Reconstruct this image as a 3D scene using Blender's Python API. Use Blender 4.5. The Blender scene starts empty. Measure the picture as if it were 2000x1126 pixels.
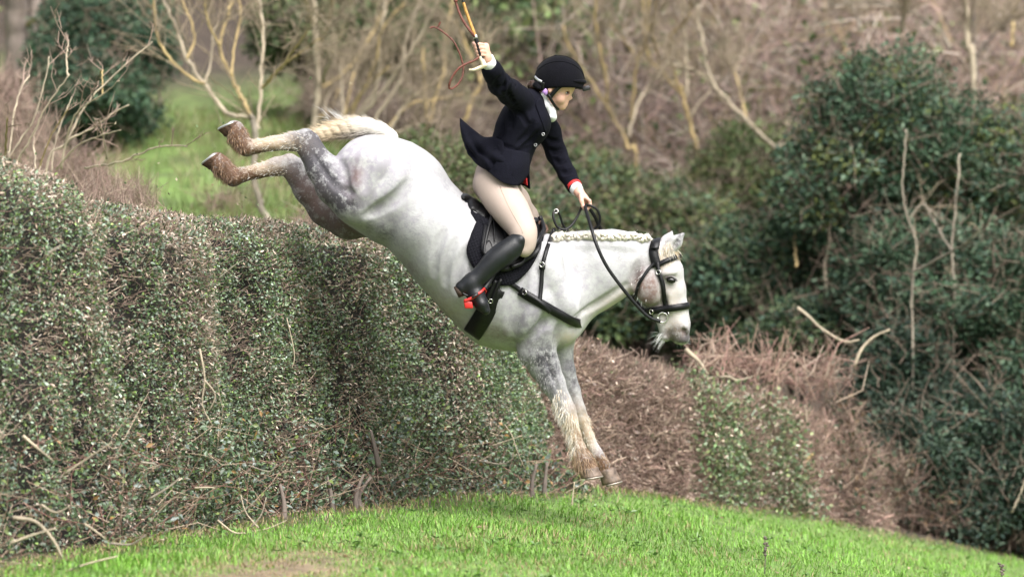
import bpy, math, numpy as np
from mathutils import Vector

# ------------------------------------------------------------------ scene, camera, light
S = bpy.context.scene
C = S.collection
D = 20.0            # metres from camera to the plane of the horse
K = 400.0           # photo pixels per metre in that plane

cam_d = bpy.data.cameras.new('camera'); cam = bpy.data.objects.new('camera', cam_d); C.objects.link(cam)
cam.location = (0, -D, 0); cam.rotation_euler = (math.radians(90), 0, 0)
cam_d.sensor_width = 36; cam_d.lens = 36 * D / 5.0
cam_d.clip_start = 0.1; cam_d.clip_end = 600
cam_d.dof.use_dof = True; cam_d.dof.focus_distance = D - 0.2; cam_d.dof.aperture_fstop = 2.25
S.camera = cam

SUN_EL, SUN_AZ = math.radians(52), math.radians(152)     # azimuth clockwise from +Y
world = bpy.data.worlds.new('World'); S.world = world; world.use_nodes = True
wn = world.node_tree; bg = wn.nodes['Background']
sky = wn.nodes.new('ShaderNodeTexSky'); sky.sky_type = 'NISHITA'; sky.sun_disc = False
sky.sun_elevation = SUN_EL; sky.sun_rotation = SUN_AZ; sky.dust_density = 6.0; sky.air_density = 1.0; sky.ozone_density = 1.0
hs = wn.nodes.new('ShaderNodeHueSaturation'); hs.inputs['Saturation'].default_value = 0.28   # cloud-white sky
wn.links.new(sky.outputs[0], hs.inputs['Color']); wn.links.new(hs.outputs[0], bg.inputs['Color'])
bg.inputs['Strength'].default_value = 0.11
sun_d = bpy.data.lights.new('sun', 'SUN'); sun_d.energy = 1.9; sun_d.angle = math.radians(50); sun_d.color = (1, 0.97, 0.93)
sun = bpy.data.objects.new('sun', sun_d); C.objects.link(sun)
sdir = Vector((math.sin(SUN_AZ) * math.cos(SUN_EL), math.cos(SUN_AZ) * math.cos(SUN_EL), math.sin(SUN_EL)))
sun.rotation_euler = sdir.to_track_quat('Z', 'Y').to_euler()
S.view_settings.view_transform = 'Standard'; S.view_settings.look = 'None'
S.view_settings.gamma = 1; S.view_settings.use_curve_mapping = False
S.view_settings.exposure = 1.4
S.cycles.use_denoising = True
S.cycles.max_bounces = 6; S.cycles.diffuse_bounces = 3

R = np.random.default_rng(7)

# ------------------------------------------------------------------ helpers
def P(px, py, y=0.0):
    s = 1 + y / D
    return np.array([(px - 1000) / K * s, y, (563 - py) / K * s])

def to_px(V):
    s = 1 + V[:, 1] / D
    return V[:, 0] / s * K + 1000, 563 - V[:, 2] / s * K

def tag(o, label=None, cat=None, group=None, kind=None):
    if label: o['label'] = label
    if cat: o['category'] = cat
    if group: o['group'] = group
    if kind: o['kind'] = kind
    return o

def empty(name, loc=(0, 0, 0), label=None, cat=None, group=None):
    o = bpy.data.objects.new(name, None); C.objects.link(o); o.location = loc
    o.empty_display_size = 0.1
    return tag(o, label, cat, group)

def link(name, me, mat, parent=None):
    o = bpy.data.objects.new(name, me); C.objects.link(o)
    if mat: me.materials.append(mat)
    if parent is not None:
        o.parent = parent
        q = parent; off = Vector((0, 0, 0))
        while q is not None:
            off += q.location; q = q.parent
        o.matrix_parent_inverse.identity(); o.location = -off
    return o

def mesh(name, V, F, mat, parent=None, col=None, smooth=False, attrs=None):
    """V (n,3); F one (m,k) index array or a list of them; col per-vertex rgb."""
    V = np.asarray(V, np.float32)
    Fs = F if isinstance(F, list) else [F]
    Fs = [np.asarray(f, np.int32) for f in Fs if len(f)]
    me = bpy.data.meshes.new(name)
    me.vertices.add(len(V)); me.vertices.foreach_set('co', V.ravel())
    idx = np.concatenate([f.ravel() for f in Fs])
    tot = np.concatenate([np.full(len(f), f.shape[1], np.int32) for f in Fs])
    start = np.concatenate([[0], np.cumsum(tot)[:-1]]).astype(np.int32)
    me.loops.add(len(idx)); me.loops.foreach_set('vertex_index', idx)
    me.polygons.add(len(tot)); me.polygons.foreach_set('loop_start', start)
    me.polygons.foreach_set('loop_total', tot)
    if smooth: me.polygons.foreach_set('use_smooth', np.ones(len(tot), bool))
    if col is not None:
        a = me.attributes.new('col', 'FLOAT_COLOR', 'POINT')
        c = np.ones((len(V), 4), np.float32); c[:, :3] = col
        a.data.foreach_set('color', c.ravel())
    for k, v in (attrs or {}).items():
        a = me.attributes.new(k, 'FLOAT', 'POINT'); a.data.foreach_set('value', np.asarray(v, np.float32))
    me.update(calc_edges=True); me.validate()
    return link(name, me, mat, parent)

def catmull(pts, n):
    pts = np.asarray(pts, float)
    if len(pts) == 2: return pts[0] + (pts[1] - pts[0]) * np.linspace(0, 1, n)[:, None]
    q = np.vstack([2 * pts[0] - pts[1], pts, 2 * pts[-1] - pts[-2]])
    u = np.linspace(0, len(pts) - 1 - 1e-6, n); i = u.astype(int); t = (u - i)[:, None]
    a, b, c, d = q[i], q[i + 1], q[i + 2], q[i + 3]
    return .5 * (2 * b + (c - a) * t + (2 * a - 5 * b + 4 * c - d) * t**2 + (3 * b - a - 3 * c + d) * t**3)

def nrm(v): return v / np.maximum(np.linalg.norm(v, axis=-1, keepdims=True), 1e-9)

def tubes(lines, sides=6):
    """lines: list of (pts (n,3), radii (n,)) -> V, [F]"""
    Vs, Fs, o = [], [], 0
    caps = []
    a = np.arange(sides) * 2 * np.pi / sides
    for pts, r in lines:
        pts = np.asarray(pts, float); n = len(pts); r = np.broadcast_to(r, (n,))
        t = nrm(np.gradient(pts, axis=0))
        ref = np.array([0.13, -0.98, 0.11]) if abs(t[0, 1]) < .9 else np.array([0.9, 0.1, 0.3])
        u = nrm(np.cross(t, ref)); v = np.cross(t, u)
        ring = pts[:, None] + r[:, None, None] * (np.cos(a)[None, :, None] * u[:, None] + np.sin(a)[None, :, None] * v[:, None])
        Vs.append(ring.reshape(-1, 3))
        i = np.arange(n - 1)[:, None] * sides; j = np.arange(sides)[None]; j2 = (j + 1) % sides
        Fs.append(np.stack([i + j, i + j2, i + sides + j2, i + sides + j], -1).reshape(-1, 4) + o)
        caps.append(np.arange(sides)[::-1] + o); caps.append(np.arange(sides) + o + (n - 1) * sides)
        o += n * sides
    return np.concatenate(Vs), [np.concatenate(Fs), np.array(caps)]

def prisms(A, B, ra, rb, bend=0.0, rng=R):
    """vectorised 3-sided twigs with one bend"""
    A, B = np.asarray(A, float), np.asarray(B, float); n = len(A)
    d = nrm(B - A); L = np.linalg.norm(B - A, axis=1, keepdims=True)
    u = nrm(np.cross(d, nrm(rng.normal(size=(n, 3))))); v = np.cross(d, u)
    M = (A + B) / 2 + u * L * bend * rng.normal(size=(n, 1))
    ra = np.broadcast_to(ra, (n,))[:, None]; rb = np.broadcast_to(rb, (n,))[:, None]
    out = []
    for Q, r in ((A, ra), (M, (ra + rb) / 2), (B, rb)):
        for k in range(3):
            an = k * 2.0944
            out.append(Q + r * (math.cos(an) * u + math.sin(an) * v))
    V = np.stack(out, 1).reshape(-1, 3)
    b = np.arange(n)[:, None, None] * 9
    f = np.array([[s * 3 + k, s * 3 + (k + 1) % 3, s * 3 + 3 + (k + 1) % 3, s * 3 + 3 + k] for s in range(2) for k in range(3)])
    return V, (f[None] + b).reshape(-1, 4), 9

def leaves(Pt, tip, nor, L, W, fold=0.25):
    """folded rhombic leaves: 4 verts, 2 triangles each"""
    n = len(Pt); tip = nrm(tip); side = nrm(np.cross(tip, nor)); up = np.cross(side, tip)
    L = np.broadcast_to(L, (n,))[:, None]; W = np.broadcast_to(W, (n,))[:, None]
    a = Pt; c = Pt + tip * L
    m = Pt + tip * L * .45
    b = m + side * W / 2 + up * W * fold; d = m - side * W / 2 + up * W * fold
    V = np.stack([a, b, c, d], 1).reshape(-1, 3)
    o = np.arange(n)[:, None, None] * 4
    return V, (np.array([[0, 1, 2], [0, 2, 3]])[None] + o).reshape(-1, 3), 4

def hairs(root, dirn, L, w, droop=0.3, rng=R):
    """thin tapering ribbons: 2 segments"""
    n = len(root); dirn = nrm(dirn); L = np.broadcast_to(L, (n,))[:, None]
    side = nrm(np.cross(dirn, nrm(rng.normal(size=(n, 3)) + np.array([0, 2., 0])))) * (w / 2)
    g = np.array([0, 0, -1.0])
    b = root + dirn * L * .5 + g * L * droop * .25 + rng.normal(size=(n, 3)) * L * .04
    c = root + dirn * L + g * L * droop + rng.normal(size=(n, 3)) * L * .08
    V = np.stack([root - side, root + side, b - side * .8, b + side * .8, c], 1).reshape(-1, 3)
    o = np.arange(n)[:, None] * 5
    q = np.array([[0, 1, 3, 2]]) + o; t = np.array([[2, 3, 4]]) + o
    return V, [q, t], 5

# value noise in numpy for placement
_perm = np.random.default_rng(3).random((64, 64, 64)).astype(np.float32)
def vnoise(Q, scale):
    q = np.asarray(Q) * scale + 1000.0; i = np.floor(q).astype(int); f = q - i; f = f * f * (3 - 2 * f)
    r = 0
    for dx in (0, 1):
        for dy in (0, 1):
            for dz in (0, 1):
                w = (f[..., 0] if dx else 1 - f[..., 0]) * (f[..., 1] if dy else 1 - f[..., 1]) * (f[..., 2] if dz else 1 - f[..., 2])
                r = r + w * _perm[(i[..., 0] + dx) % 64, (i[..., 1] + dy) % 64, (i[..., 2] + dz) % 64]
    return r
def sst(a, b, x):
    t = np.clip((x - a) / (b - a), 0, 1); return t * t * (3 - 2 * t)

# ------------------------------------------------------------------ materials
def mat(name, base=(.5, .5, .5), rough=.6, attr=False, var=0.0, vscale=20.0, bump=0.0, bscale=60.0, metal=0.0, sheen=0.0, spec=None, trans=0.0):
    m = bpy.data.materials.new(name); m.use_nodes = True
    nt = m.node_tree; b = nt.nodes['Principled BSDF']
    b.inputs['Roughness'].default_value = rough; b.inputs['Metallic'].default_value = metal
    if spec is not None: b.inputs['Specular IOR Level'].default_value = spec
    if sheen: b.inputs['Sheen Weight'].default_value = sheen; b.inputs['Sheen Roughness'].default_value = .5
    tc = nt.nodes.new('ShaderNodeTexCoord')
    src = None
    if attr:
        a = nt.nodes.new('ShaderNodeAttribute'); a.attribute_name = 'col'; src = a.outputs['Color']
    if var:
        n = nt.nodes.new('ShaderNodeTexNoise'); n.inputs['Scale'].default_value = vscale; n.inputs['Detail'].default_value = 5
        nt.links.new(tc.outputs['Object'], n.inputs['Vector'])
        mr = nt.nodes.new('ShaderNodeMapRange'); mr.inputs['From Min'].default_value = .3; mr.inputs['From Max'].default_value = .7
        mr.inputs['To Min'].default_value = 1 - var; mr.inputs['To Max'].default_value = 1 + var
        nt.links.new(n.outputs['Fac'], mr.inputs['Value'])
        mx = nt.nodes.new('ShaderNodeMix'); mx.data_type = 'RGBA'; mx.blend_type = 'MULTIPLY'; mx.inputs['Factor'].default_value = 1
        if src is not None: nt.links.new(src, mx.inputs['A'])
        else: mx.inputs['A'].default_value = (*base, 1)
        nt.links.new(mr.outputs[0], mx.inputs['B']); src = mx.outputs['Result']
    if src is not None: nt.links.new(src, b.inputs['Base Color'])
    else: b.inputs['Base Color'].default_value = (*base, 1)
    if bump:
        n2 = nt.nodes.new('ShaderNodeTexNoise'); n2.inputs['Scale'].default_value = bscale; n2.inputs['Detail'].default_value = 6
        nt.links.new(tc.outputs['Object'], n2.inputs['Vector'])
        bp = nt.nodes.new('ShaderNodeBump'); bp.inputs['Strength'].default_value = bump; bp.inputs['Distance'].default_value = .01
        nt.links.new(n2.outputs['Fac'], bp.inputs['Height']); nt.links.new(bp.outputs[0], b.inputs['Normal'])
    if trans:
        tr = nt.nodes.new('ShaderNodeBsdfTranslucent'); mix = nt.nodes.new('ShaderNodeMixShader'); mix.inputs[0].default_value = trans
        if src is not None: nt.links.new(src, tr.inputs['Color'])
        else: tr.inputs['Color'].default_value = (*base, 1)
        out = nt.nodes['Material Output']
        nt.links.new(b.outputs[0], mix.inputs[1]); nt.links.new(tr.outputs[0], mix.inputs[2]); nt.links.new(mix.outputs[0], out.inputs['Surface'])
    return m

M_leaf = mat('leaf', attr=True, rough=.36, trans=.12)
M_leaf_far = mat('leaf_far', attr=True, rough=.6, trans=.12, spec=.25)
M_twig = mat('twig', attr=True, rough=.8)
M_grass = mat('grass_blade', attr=True, rough=.5, trans=.25)
M_core = mat('hedge_shade', (.012, .010, .008), .95, var=.5, vscale=15)  # near-black colour stands in for shade inside the hedge
M_bark = mat('bark', (.22, .19, .15), .9, var=.45, vscale=9, bump=.6, bscale=30)
M_bark_yellow = mat('lichen_bark', (.34, .255, .12), .9, var=.5, vscale=6, bump=.5, bscale=30)
M_bark_pale = mat('pale_bark', (.34, .285, .21), .9, var=.4, vscale=7, bump=.5, bscale=30)
M_bark_dark = mat('dark_bark', (.13, .105, .09), .95, var=.4, vscale=4, bump=.9, bscale=12)
M_leather = mat('black_leather', (.0045, .0045, .0055), .42, spec=.3, var=.3, vscale=60, bump=.15, bscale=120)
M_boot = mat('boot_leather', (.006, .007, .009), .40, var=.5, vscale=25, bump=.10, bscale=160, spec=.4)
M_quilt = mat('pad_cloth', (.005, .005, .008), .9, spec=.15)
M_brown = mat('brown_felt', (.09, .05, .035), .9, var=.2)
M_steel = mat('steel', (.62, .61, .58), .25, metal=1)
M_red = mat('red_plastic', (.45, .02, .018), .35)
M_jacket = mat('navy_wool', (.004, .0042, .0085), .92, var=.25, vscale=90, bump=.25, bscale=170, spec=.12)
M_lining = mat('red_lining', (.5, .02, .02), .6)
M_breech = mat('beige_breeches', (.37, .295, .255), .75, var=.06, vscale=12, bump=.08, bscale=15)
M_velvet = mat('black_velvet', (.003, .003, .005), .95, sheen=.03, spec=.1, var=.2, bump=.2, bscale=150)
M_black = mat('black_plastic', (.012, .012, .014), .4)
M_white = mat('white_cloth', (.62, .62, .65), .8, bump=.3, bscale=40)
M_lilac = mat('lilac_strap', (.35, .2, .5), .6)
M_skin = mat('skin', (.56, .33, .255), .5, var=.08, vscale=20)
M_skin.node_tree.nodes['Principled BSDF'].inputs['Subsurface Weight'].default_value = .12
M_skin.node_tree.nodes['Principled BSDF'].inputs['Subsurface Radius'].default_value = (.01, .004, .002)
M_hair = mat('brown_hair', (.035, .018, .012), .5, var=.5, vscale=80)
M_hoof = mat('hoof_horn', (.12, .085, .065), .55, var=.6, vscale=35, bump=.4, bscale=50)
M_mudhoof = mat('muddy_hoof', (.07, .037, .022), .9, var=.6, vscale=35, bump=1.0, bscale=60)
M_horsehair = mat('horse_hair', attr=True, rough=.6)
M_eye = mat('eye', (.006, .005, .005), .08)
M_shoe = mat('worn_iron', (.30, .26, .23), .5, metal=.6)
M_bone = mat('antler', (.62, .54, .40), .5, var=.3, vscale=60)
M_cane = mat('cane', (.42, .22, .06), .35, var=.3, vscale=50)
M_thong = mat('plaited_leather', (.12, .03, .018), .5, var=.5, vscale=150, bump=.5, bscale=200)
M_silver = mat('silver_trim', (.6, .6, .62), .3, metal=.8)

def coat_material():
    m = bpy.data.materials.new('dapple_grey_coat'); m.use_nodes = True
    nt = m.node_tree; b = nt.nodes['Principled BSDF']; L = nt.links
    b.inputs['Roughness'].default_value = .62; b.inputs['Specular IOR Level'].default_value = .3
    b.inputs['Sheen Weight'].default_value = .08
    tc = nt.nodes.new('ShaderNodeTexCoord')
    def noise(scale, detail=6, rough=.6, vec=None):
        n = nt.nodes.new('ShaderNodeTexNoise'); n.inputs['Scale'].default_value = scale
        n.inputs['Detail'].default_value = detail; n.inputs['Roughness'].default_value = rough
        L.new(vec if vec is not None else tc.outputs['Object'], n.inputs['Vector']); return n.outputs['Fac']
    def attr(n):
        a = nt.nodes.new('ShaderNodeAttribute'); a.attribute_name = n; return a.outputs['Fac']
    def mrange(v, a, b_, c, d):
        r = nt.nodes.new('ShaderNodeMapRange'); r.inputs['From Min'].default_value = a; r.inputs['From Max'].default_value = b_
        r.inputs['To Min'].default_value = c; r.inputs['To Max'].default_value = d; L.new(v, r.inputs['Value']); return r.outputs[0]
    def math_(op, x, y, clamp=False):
        n = nt.nodes.new('ShaderNodeMath'); n.operation = op; n.use_clamp = clamp
        for i, q in enumerate((x, y)):
            if isinstance(q, (int, float)): n.inputs[i].default_value = q
            else: L.new(q, n.inputs[i])
        return n.outputs[0]
    def mix(f, a, b_):
        n = nt.nodes.new('ShaderNodeMix'); n.data_type = 'RGBA'; L.new(f, n.inputs['Factor'])
        for k, q in (('A', a), ('B', b_)):
            if isinstance(q, tuple): n.inputs[k].default_value = (*q, 1)
            else: L.new(q, n.inputs[k])
        return n.outputs['Result']
    n1 = mrange(noise(22, 8, .7), .40, .60, 0, 1)
    n2 = mrange(noise(75, 6, .7), .34, .66, 0, 1)
    vo = nt.nodes.new('ShaderNodeTexVoronoi'); vo.inputs['Scale'].default_value = 30; L.new(tc.outputs['Object'], vo.inputs['Vector'])
    dap = mrange(vo.outputs['Distance'], .1, .6, 0, 1)
    mot = mrange(noise(9, 7, .7), .4, .7, 0, 1)
    c = mix(math_('MULTIPLY', math_('MULTIPLY', mot, n2), .75), (.40, .40, .405), (.13, .13, .15))
    fd = math_('MULTIPLY', attr('dapple'), math_('MULTIPLY', math_('MULTIPLY', dap, n1), 2.2), True)
    c = mix(fd, c, (.30, .285, .32))
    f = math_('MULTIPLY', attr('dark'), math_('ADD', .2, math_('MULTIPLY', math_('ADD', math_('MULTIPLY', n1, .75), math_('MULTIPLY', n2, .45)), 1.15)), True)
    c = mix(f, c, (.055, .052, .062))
    fp = math_('MULTIPLY', attr('pink'), math_('ADD', .55, math_('MULTIPLY', n1, .6)), True)
    c = mix(fp, c, (.135, .088, .085))
    fc = math_('MULTIPLY', attr('cream'), math_('ADD', .4, math_('MULTIPLY', n2, .8)), True)
    c = mix(fc, c, (.62, .47, .30))
    fm = math_('MULTIPLY', attr('mud'), math_('ADD', .45, math_('MULTIPLY', n2, .9)), True)
    c = mix(fm, c, (.095, .048, .026))
    # scattered mud splashes
    sp = mrange(noise(16, 8, .8), .70, .74, 0, .8)
    c = mix(sp, c, (.22, .15, .10))
    L.new(c, b.inputs['Base Color'])
    mp = nt.nodes.new('ShaderNodeMapping'); mp.inputs['Scale'].default_value = (60, 200, 160); mp.inputs['Rotation'].default_value = (0, .65, 0)
    L.new(tc.outputs['Object'], mp.inputs['Vector'])
    bp = nt.nodes.new('ShaderNodeBump'); bp.inputs['Strength'].default_value = .38; bp.inputs['Distance'].default_value = .006
    L.new(noise(1, 5, .7, mp.outputs[0]), bp.inputs['Height']); L.new(bp.outputs[0], b.inputs['Normal'])
    return m
M_coat = coat_material()

def quilt(m):      # raised diamond stitching on the saddle pad
    nt = m.node_tree; b = nt.nodes['Principled BSDF']; tc = nt.nodes.new('ShaderNodeTexCoord')
    mp = nt.nodes.new('ShaderNodeMapping'); mp.inputs['Rotation'].default_value = (0, math.radians(20), 0)
    nt.links.new(tc.outputs['Object'], mp.inputs['Vector'])
    sx = nt.nodes.new('ShaderNodeSeparateXYZ'); nt.links.new(mp.outputs[0], sx.inputs[0])
    hs_ = []
    for k in ('X', 'Z'):
        m1 = nt.nodes.new('ShaderNodeMath'); m1.operation = 'MULTIPLY'; m1.inputs[1].default_value = math.pi / .014
        nt.links.new(sx.outputs[k], m1.inputs[0])
        m2 = nt.nodes.new('ShaderNodeMath'); m2.operation = 'SINE'; nt.links.new(m1.outputs[0], m2.inputs[0])
        m3 = nt.nodes.new('ShaderNodeMath'); m3.operation = 'ABSOLUTE'; nt.links.new(m2.outputs[0], m3.inputs[0]); hs_.append(m3.outputs[0])
    mn = nt.nodes.new('ShaderNodeMath'); mn.operation = 'MINIMUM'; nt.links.new(hs_[0], mn.inputs[0]); nt.links.new(hs_[1], mn.inputs[1])
    bp = nt.nodes.new('ShaderNodeBump'); bp.inputs['Strength'].default_value = .7; bp.inputs['Distance'].default_value = .004
    nt.links.new(mn.outputs[0], bp.inputs['Height']); nt.links.new(bp.outputs[0], b.inputs['Normal'])
quilt(M_quilt)

# ------------------------------------------------------------------ implicit-surface modelling
class SDF:
    def __init__(s, lo, hi, h):
        s.lo = np.array(lo, float); s.h = h
        s.n = np.ceil((np.array(hi) - s.lo) / h).astype(int) + 1
        s.F = np.full(s.n, .5, np.float32)
        s.ax = [(s.lo[i] + np.arange(s.n[i]) * h).astype(np.float32) for i in range(3)]
    def _reg(s, lo, hi):
        a = np.clip(np.floor((np.array(lo) - s.lo) / s.h).astype(int), 0, s.n); b = np.clip(np.ceil((np.array(hi) - s.lo) / s.h).astype(int) + 1, 0, s.n)
        sl = tuple(slice(a[i], b[i]) for i in range(3))
        return sl, s.ax[0][sl[0]][:, None, None], s.ax[1][sl[1]][None, :, None], s.ax[2][sl[2]][None, None, :]
    def _put(s, sl, d, k, sub=False):
        f = s.F[sl]
        if f.size == 0: return
        if sub:
            hh = np.clip(.5 - .5 * (f + d) / k, 0, 1); s.F[sl] = f * (1 - hh) - d * hh + k * hh * (1 - hh)
        else:
            hh = np.clip(.5 + .5 * (f - d) / k, 0, 1); s.F[sl] = f * (1 - hh) + d * hh - k * hh * (1 - hh)
    def cap(s, a, b, ra, rb, k=.02, ka=1., kb=1., sub=False):
        a, b = np.asarray(a, float), np.asarray(b, float)
        pad = max(ra * max(ka, 1), rb * max(kb, 1)) + k + .03
        sl, X, Y, Z = s._reg(np.minimum(a, b) - pad, np.maximum(a, b) + pad)
        d = b - a; dd = max(float(d @ d), 1e-9)
        t = np.clip(((X - a[0]) * d[0] + (Y - a[1]) * d[1] + (Z - a[2]) * d[2]) / dd, 0, 1).astype(np.float32)
        ky = ka + (kb - ka) * t
        v = np.sqrt((X - a[0] - d[0] * t)**2 + ((Y - a[1] - d[1] * t) / ky)**2 + (Z - a[2] - d[2] * t)**2)
        s._put(sl, (v - (ra + (rb - ra) * t)) * np.minimum(ky, 1), k, sub)
    def ell(s, c, r, k=.02, rot=0., sub=False, rz=0.):
        c = np.asarray(c, float); m = max(r) + k + .03
        sl, X, Y, Z = s._reg(c - m, c + m)
        x, y, z = X - c[0], Y - c[1], Z - c[2]
        if rz: x, y = x * math.cos(rz) + y * math.sin(rz), -x * math.sin(rz) + y * math.cos(rz)
        cr, sr = math.cos(rot), math.sin(rot)
        x, z = x * cr - z * sr, x * sr + z * cr
        k0 = np.sqrt((x / r[0])**2 + (y / r[1])**2 + (z / r[2])**2)
        k1 = np.sqrt((x / r[0]**2)**2 + (y / r[1]**2)**2 + (z / r[2]**2)**2) + 1e-6
        s._put(sl, k0 * (k0 - 1) / k1, k, sub)
    def smooth_chain(s, pts, k=.004, per=6):
        s.chain([tuple(q) for q in catmull(np.array(pts, float), per * (len(pts) - 1) + 1)], k)
    def chain(s, pts, k=.02):
        """pts: (px, py, y, r_px, ky)"""
        for p, q in zip(pts[:-1], pts[1:]):
            s.cap(P(*p[:3]), P(*q[:3]), p[3] / K, q[3] / K, k, p[4] if len(p) > 4 else 1., q[4] if len(q) > 4 else 1.)
    def e(s, px, py, y, rx, ry, rz, k=.02, rot=0., sub=False, yaw=0.):
        s.ell(P(px, py, y), (rx / K, ry, rz / K), k, math.radians(rot), sub, yaw)
    def mesh(s, smooth=2):
        F = s.F; I = F < 0
        n = np.array(F.shape) - 1
        cnt = np.zeros(n, np.uint8)
        cs = [(a, b, c) for a in (0, 1) for b in (0, 1) for c in (0, 1)]
        for a, b, c in cs: cnt += I[a:n[0] + a, b:n[1] + b, c:n[2] + c]
        act = (cnt > 0) & (cnt < 8); cell = np.argwhere(act)
        idx = np.full(n, -1, np.int32); idx[act] = np.arange(len(cell))
        val = {o: F[cell[:, 0] + o[0], cell[:, 1] + o[1], cell[:, 2] + o[2]] for o in cs}
        acc = np.zeros((len(cell), 3)); w = np.zeros(len(cell))
        for o in cs:
            for ax in range(3):
                if o[ax]: continue
                p = list(o); p[ax] = 1; p = tuple(p)
                a, b = val[o], val[p]; m = (a < 0) != (b < 0)
                t = np.where(m, a / np.where(a == b, 1, a - b), 0)
                q = np.tile(np.array(o, float), (len(cell), 1)); q[:, ax] += t
                acc += q * m[:, None]; w += m
        V = s.lo + (cell + acc / w[:, None]) * s.h
        quads = []
        for ax in range(3):
            u, v = (ax + 1) % 3, (ax + 2) % 3
            A = [slice(None)] * 3; B = [slice(None)] * 3; A[ax] = slice(0, n[ax]); B[ax] = slice(1, n[ax] + 1)
            for q in (u, v): A[q] = B[q] = slice(1, n[q])
            ia, ib = I[tuple(A)], I[tuple(B)]
            e = np.argwhere(ia != ib); pos = ia[ia != ib]
            e[:, u] += 1; e[:, v] += 1
            def at(du, dv):
                c = e.copy(); c[:, u] += du; c[:, v] += dv; return idx[c[:, 0], c[:, 1], c[:, 2]]
            q = np.stack([at(-1, -1), at(0, -1), at(0, 0), at(-1, 0)], 1)
            q[~pos] = q[~pos][:, ::-1]; quads.append(q)
        Q = np.concatenate(quads)
        for it in range(smooth):
            for lam in (.55, -.5):
                acc = np.zeros_like(V); c = np.zeros(len(V))
                for i in range(4):
                    a, b = Q[:, i], Q[:, (i + 1) % 4]
                    for ax in range(3): acc[:, ax] += np.bincount(a, V[b, ax], len(V)) + np.bincount(b, V[a, ax], len(V))
                    c += np.bincount(a, minlength=len(V)) + np.bincount(b, minlength=len(V))
                V = V + lam * (acc / c[:, None] - V)
        return V, Q
    def surf(s, px, py, far=False):
        """y of the near (or far) surface under a photo point, and its normal"""
        def col(x, z):
            i = np.clip((x - s.lo[0]) / s.h, 0, s.n[0] - 1.001); k = np.clip((z - s.lo[2]) / s.h, 0, s.n[2] - 1.001)
            i0, k0 = int(i), int(k); fi, fk = i - i0, k - k0
            f = (s.F[i0, :, k0] * (1 - fi) + s.F[i0 + 1, :, k0] * fi) * (1 - fk) + (s.F[i0, :, k0 + 1] * (1 - fi) + s.F[i0 + 1, :, k0 + 1] * fi) * fk
            J = np.nonzero(f < 0)[0]
            if len(J) == 0: j = int(np.argmin(f)); return s.lo[1] + j * s.h
            if far:
                j = J[-1]
                if j + 1 >= len(f): return s.lo[1] + j * s.h
                return s.lo[1] + (j + f[j] / (f[j] - f[j + 1])) * s.h
            j = J[0]
            if j == 0: return s.lo[1]
            return s.lo[1] + (j - 1 + f[j - 1] / (f[j - 1] - f[j])) * s.h
        y = 0.
        for _ in range(3):
            p = P(px, py, y); y = col(p[0], p[2])
        p = P(px, py, y)
        i = [int(np.clip(round((p[q] - s.lo[q]) / s.h), 2, s.n[q] - 3)) for q in range(3)]
        g = np.array([s.F[i[0] + 2, i[1], i[2]] - s.F[i[0] - 2, i[1], i[2]], s.F[i[0], i[1] + 2, i[2]] - s.F[i[0], i[1] - 2, i[2]],
                      s.F[i[0], i[1], i[2] + 2] - s.F[i[0], i[1], i[2] - 2]], float)
        return p, nrm(g)

def strap(name, pts, nors, width, thick, m, parent=None, closed=False):
    """rectangular leather strip along pts, its flat side facing nors"""
    pts = np.asarray(pts, float); n = len(pts)
    t = nrm(np.roll(pts, -1, 0) - np.roll(pts, 1, 0)) if closed else nrm(np.gradient(pts, axis=0))
    N = np.asarray(nors, float); N = nrm(N - (N * t).sum(1, keepdims=True) * t)
    W = np.cross(t, N)
    wd = np.broadcast_to(width, (n,))[:, None] / 2
    ring = np.stack([pts - W * wd, pts - W * wd * .92 + N * thick, pts + W * wd * .92 + N * thick, pts + W * wd], 1)
    V = ring.reshape(-1, 3)
    k = n if closed else n - 1
    i = np.arange(k)[:, None] * 4; i2 = ((np.arange(k)[:, None] + 1) % n) * 4; j = np.arange(4)[None]; j2 = (j + 1) % 4
    F = np.stack([i + j, i + j2, i2 + j2, i2 + j], -1).reshape(-1, 4)
    caps = [] if closed else np.array([[3, 2, 1, 0], [(n - 1) * 4 + q for q in range(4)]])
    return mesh(name, V, [F] + ([caps] if len(caps) else []), m, parent)

def on_surface(sdf, pts, n, off=.003, far=False, sm=3):
    q = catmull(pts, n); out, nn = [], []
    for a, b in q:
        p, g = sdf.surf(a, b, far); out.append(p); nn.append(g)
    out, nn = np.array(out), np.array(nn)
    for _ in range(sm):
        out[1:-1] = (out[:-2] + out[1:-1] * 2 + out[2:]) / 4; nn[1:-1] = (nn[:-2] + nn[1:-1] * 2 + nn[2:]) / 4
    nn = nrm(nn)
    return out + nn * off, nn

def surf_strap(name, sdf, pts, width, thick, m, parent, n=24, off=.003, far=False):
    p, g = on_surface(sdf, pts, n, off, far); return strap(name, p, g, width, thick, m, parent)

def wrap_strap(name, sdf, pts, width, thick, m, parent, n=20, off=.003):
    """near side from the first to the last point, then back along the far side: a closed loop"""
    p, g = on_surface(sdf, pts, n, off); q, h = on_surface(sdf, pts, n, off, True)
    A = np.vstack([p, q[::-1]]); G = np.vstack([g, h[::-1]])
    for _ in range(3):
        A = (np.roll(A, 1, 0) + 2 * A + np.roll(A, -1, 0)) / 4
    c = A.mean(0); G = nrm(nrm(A - c) * .6 + nrm(G) * .6)
    return strap(name, A, G, width, thick, m, parent, True)

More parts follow.
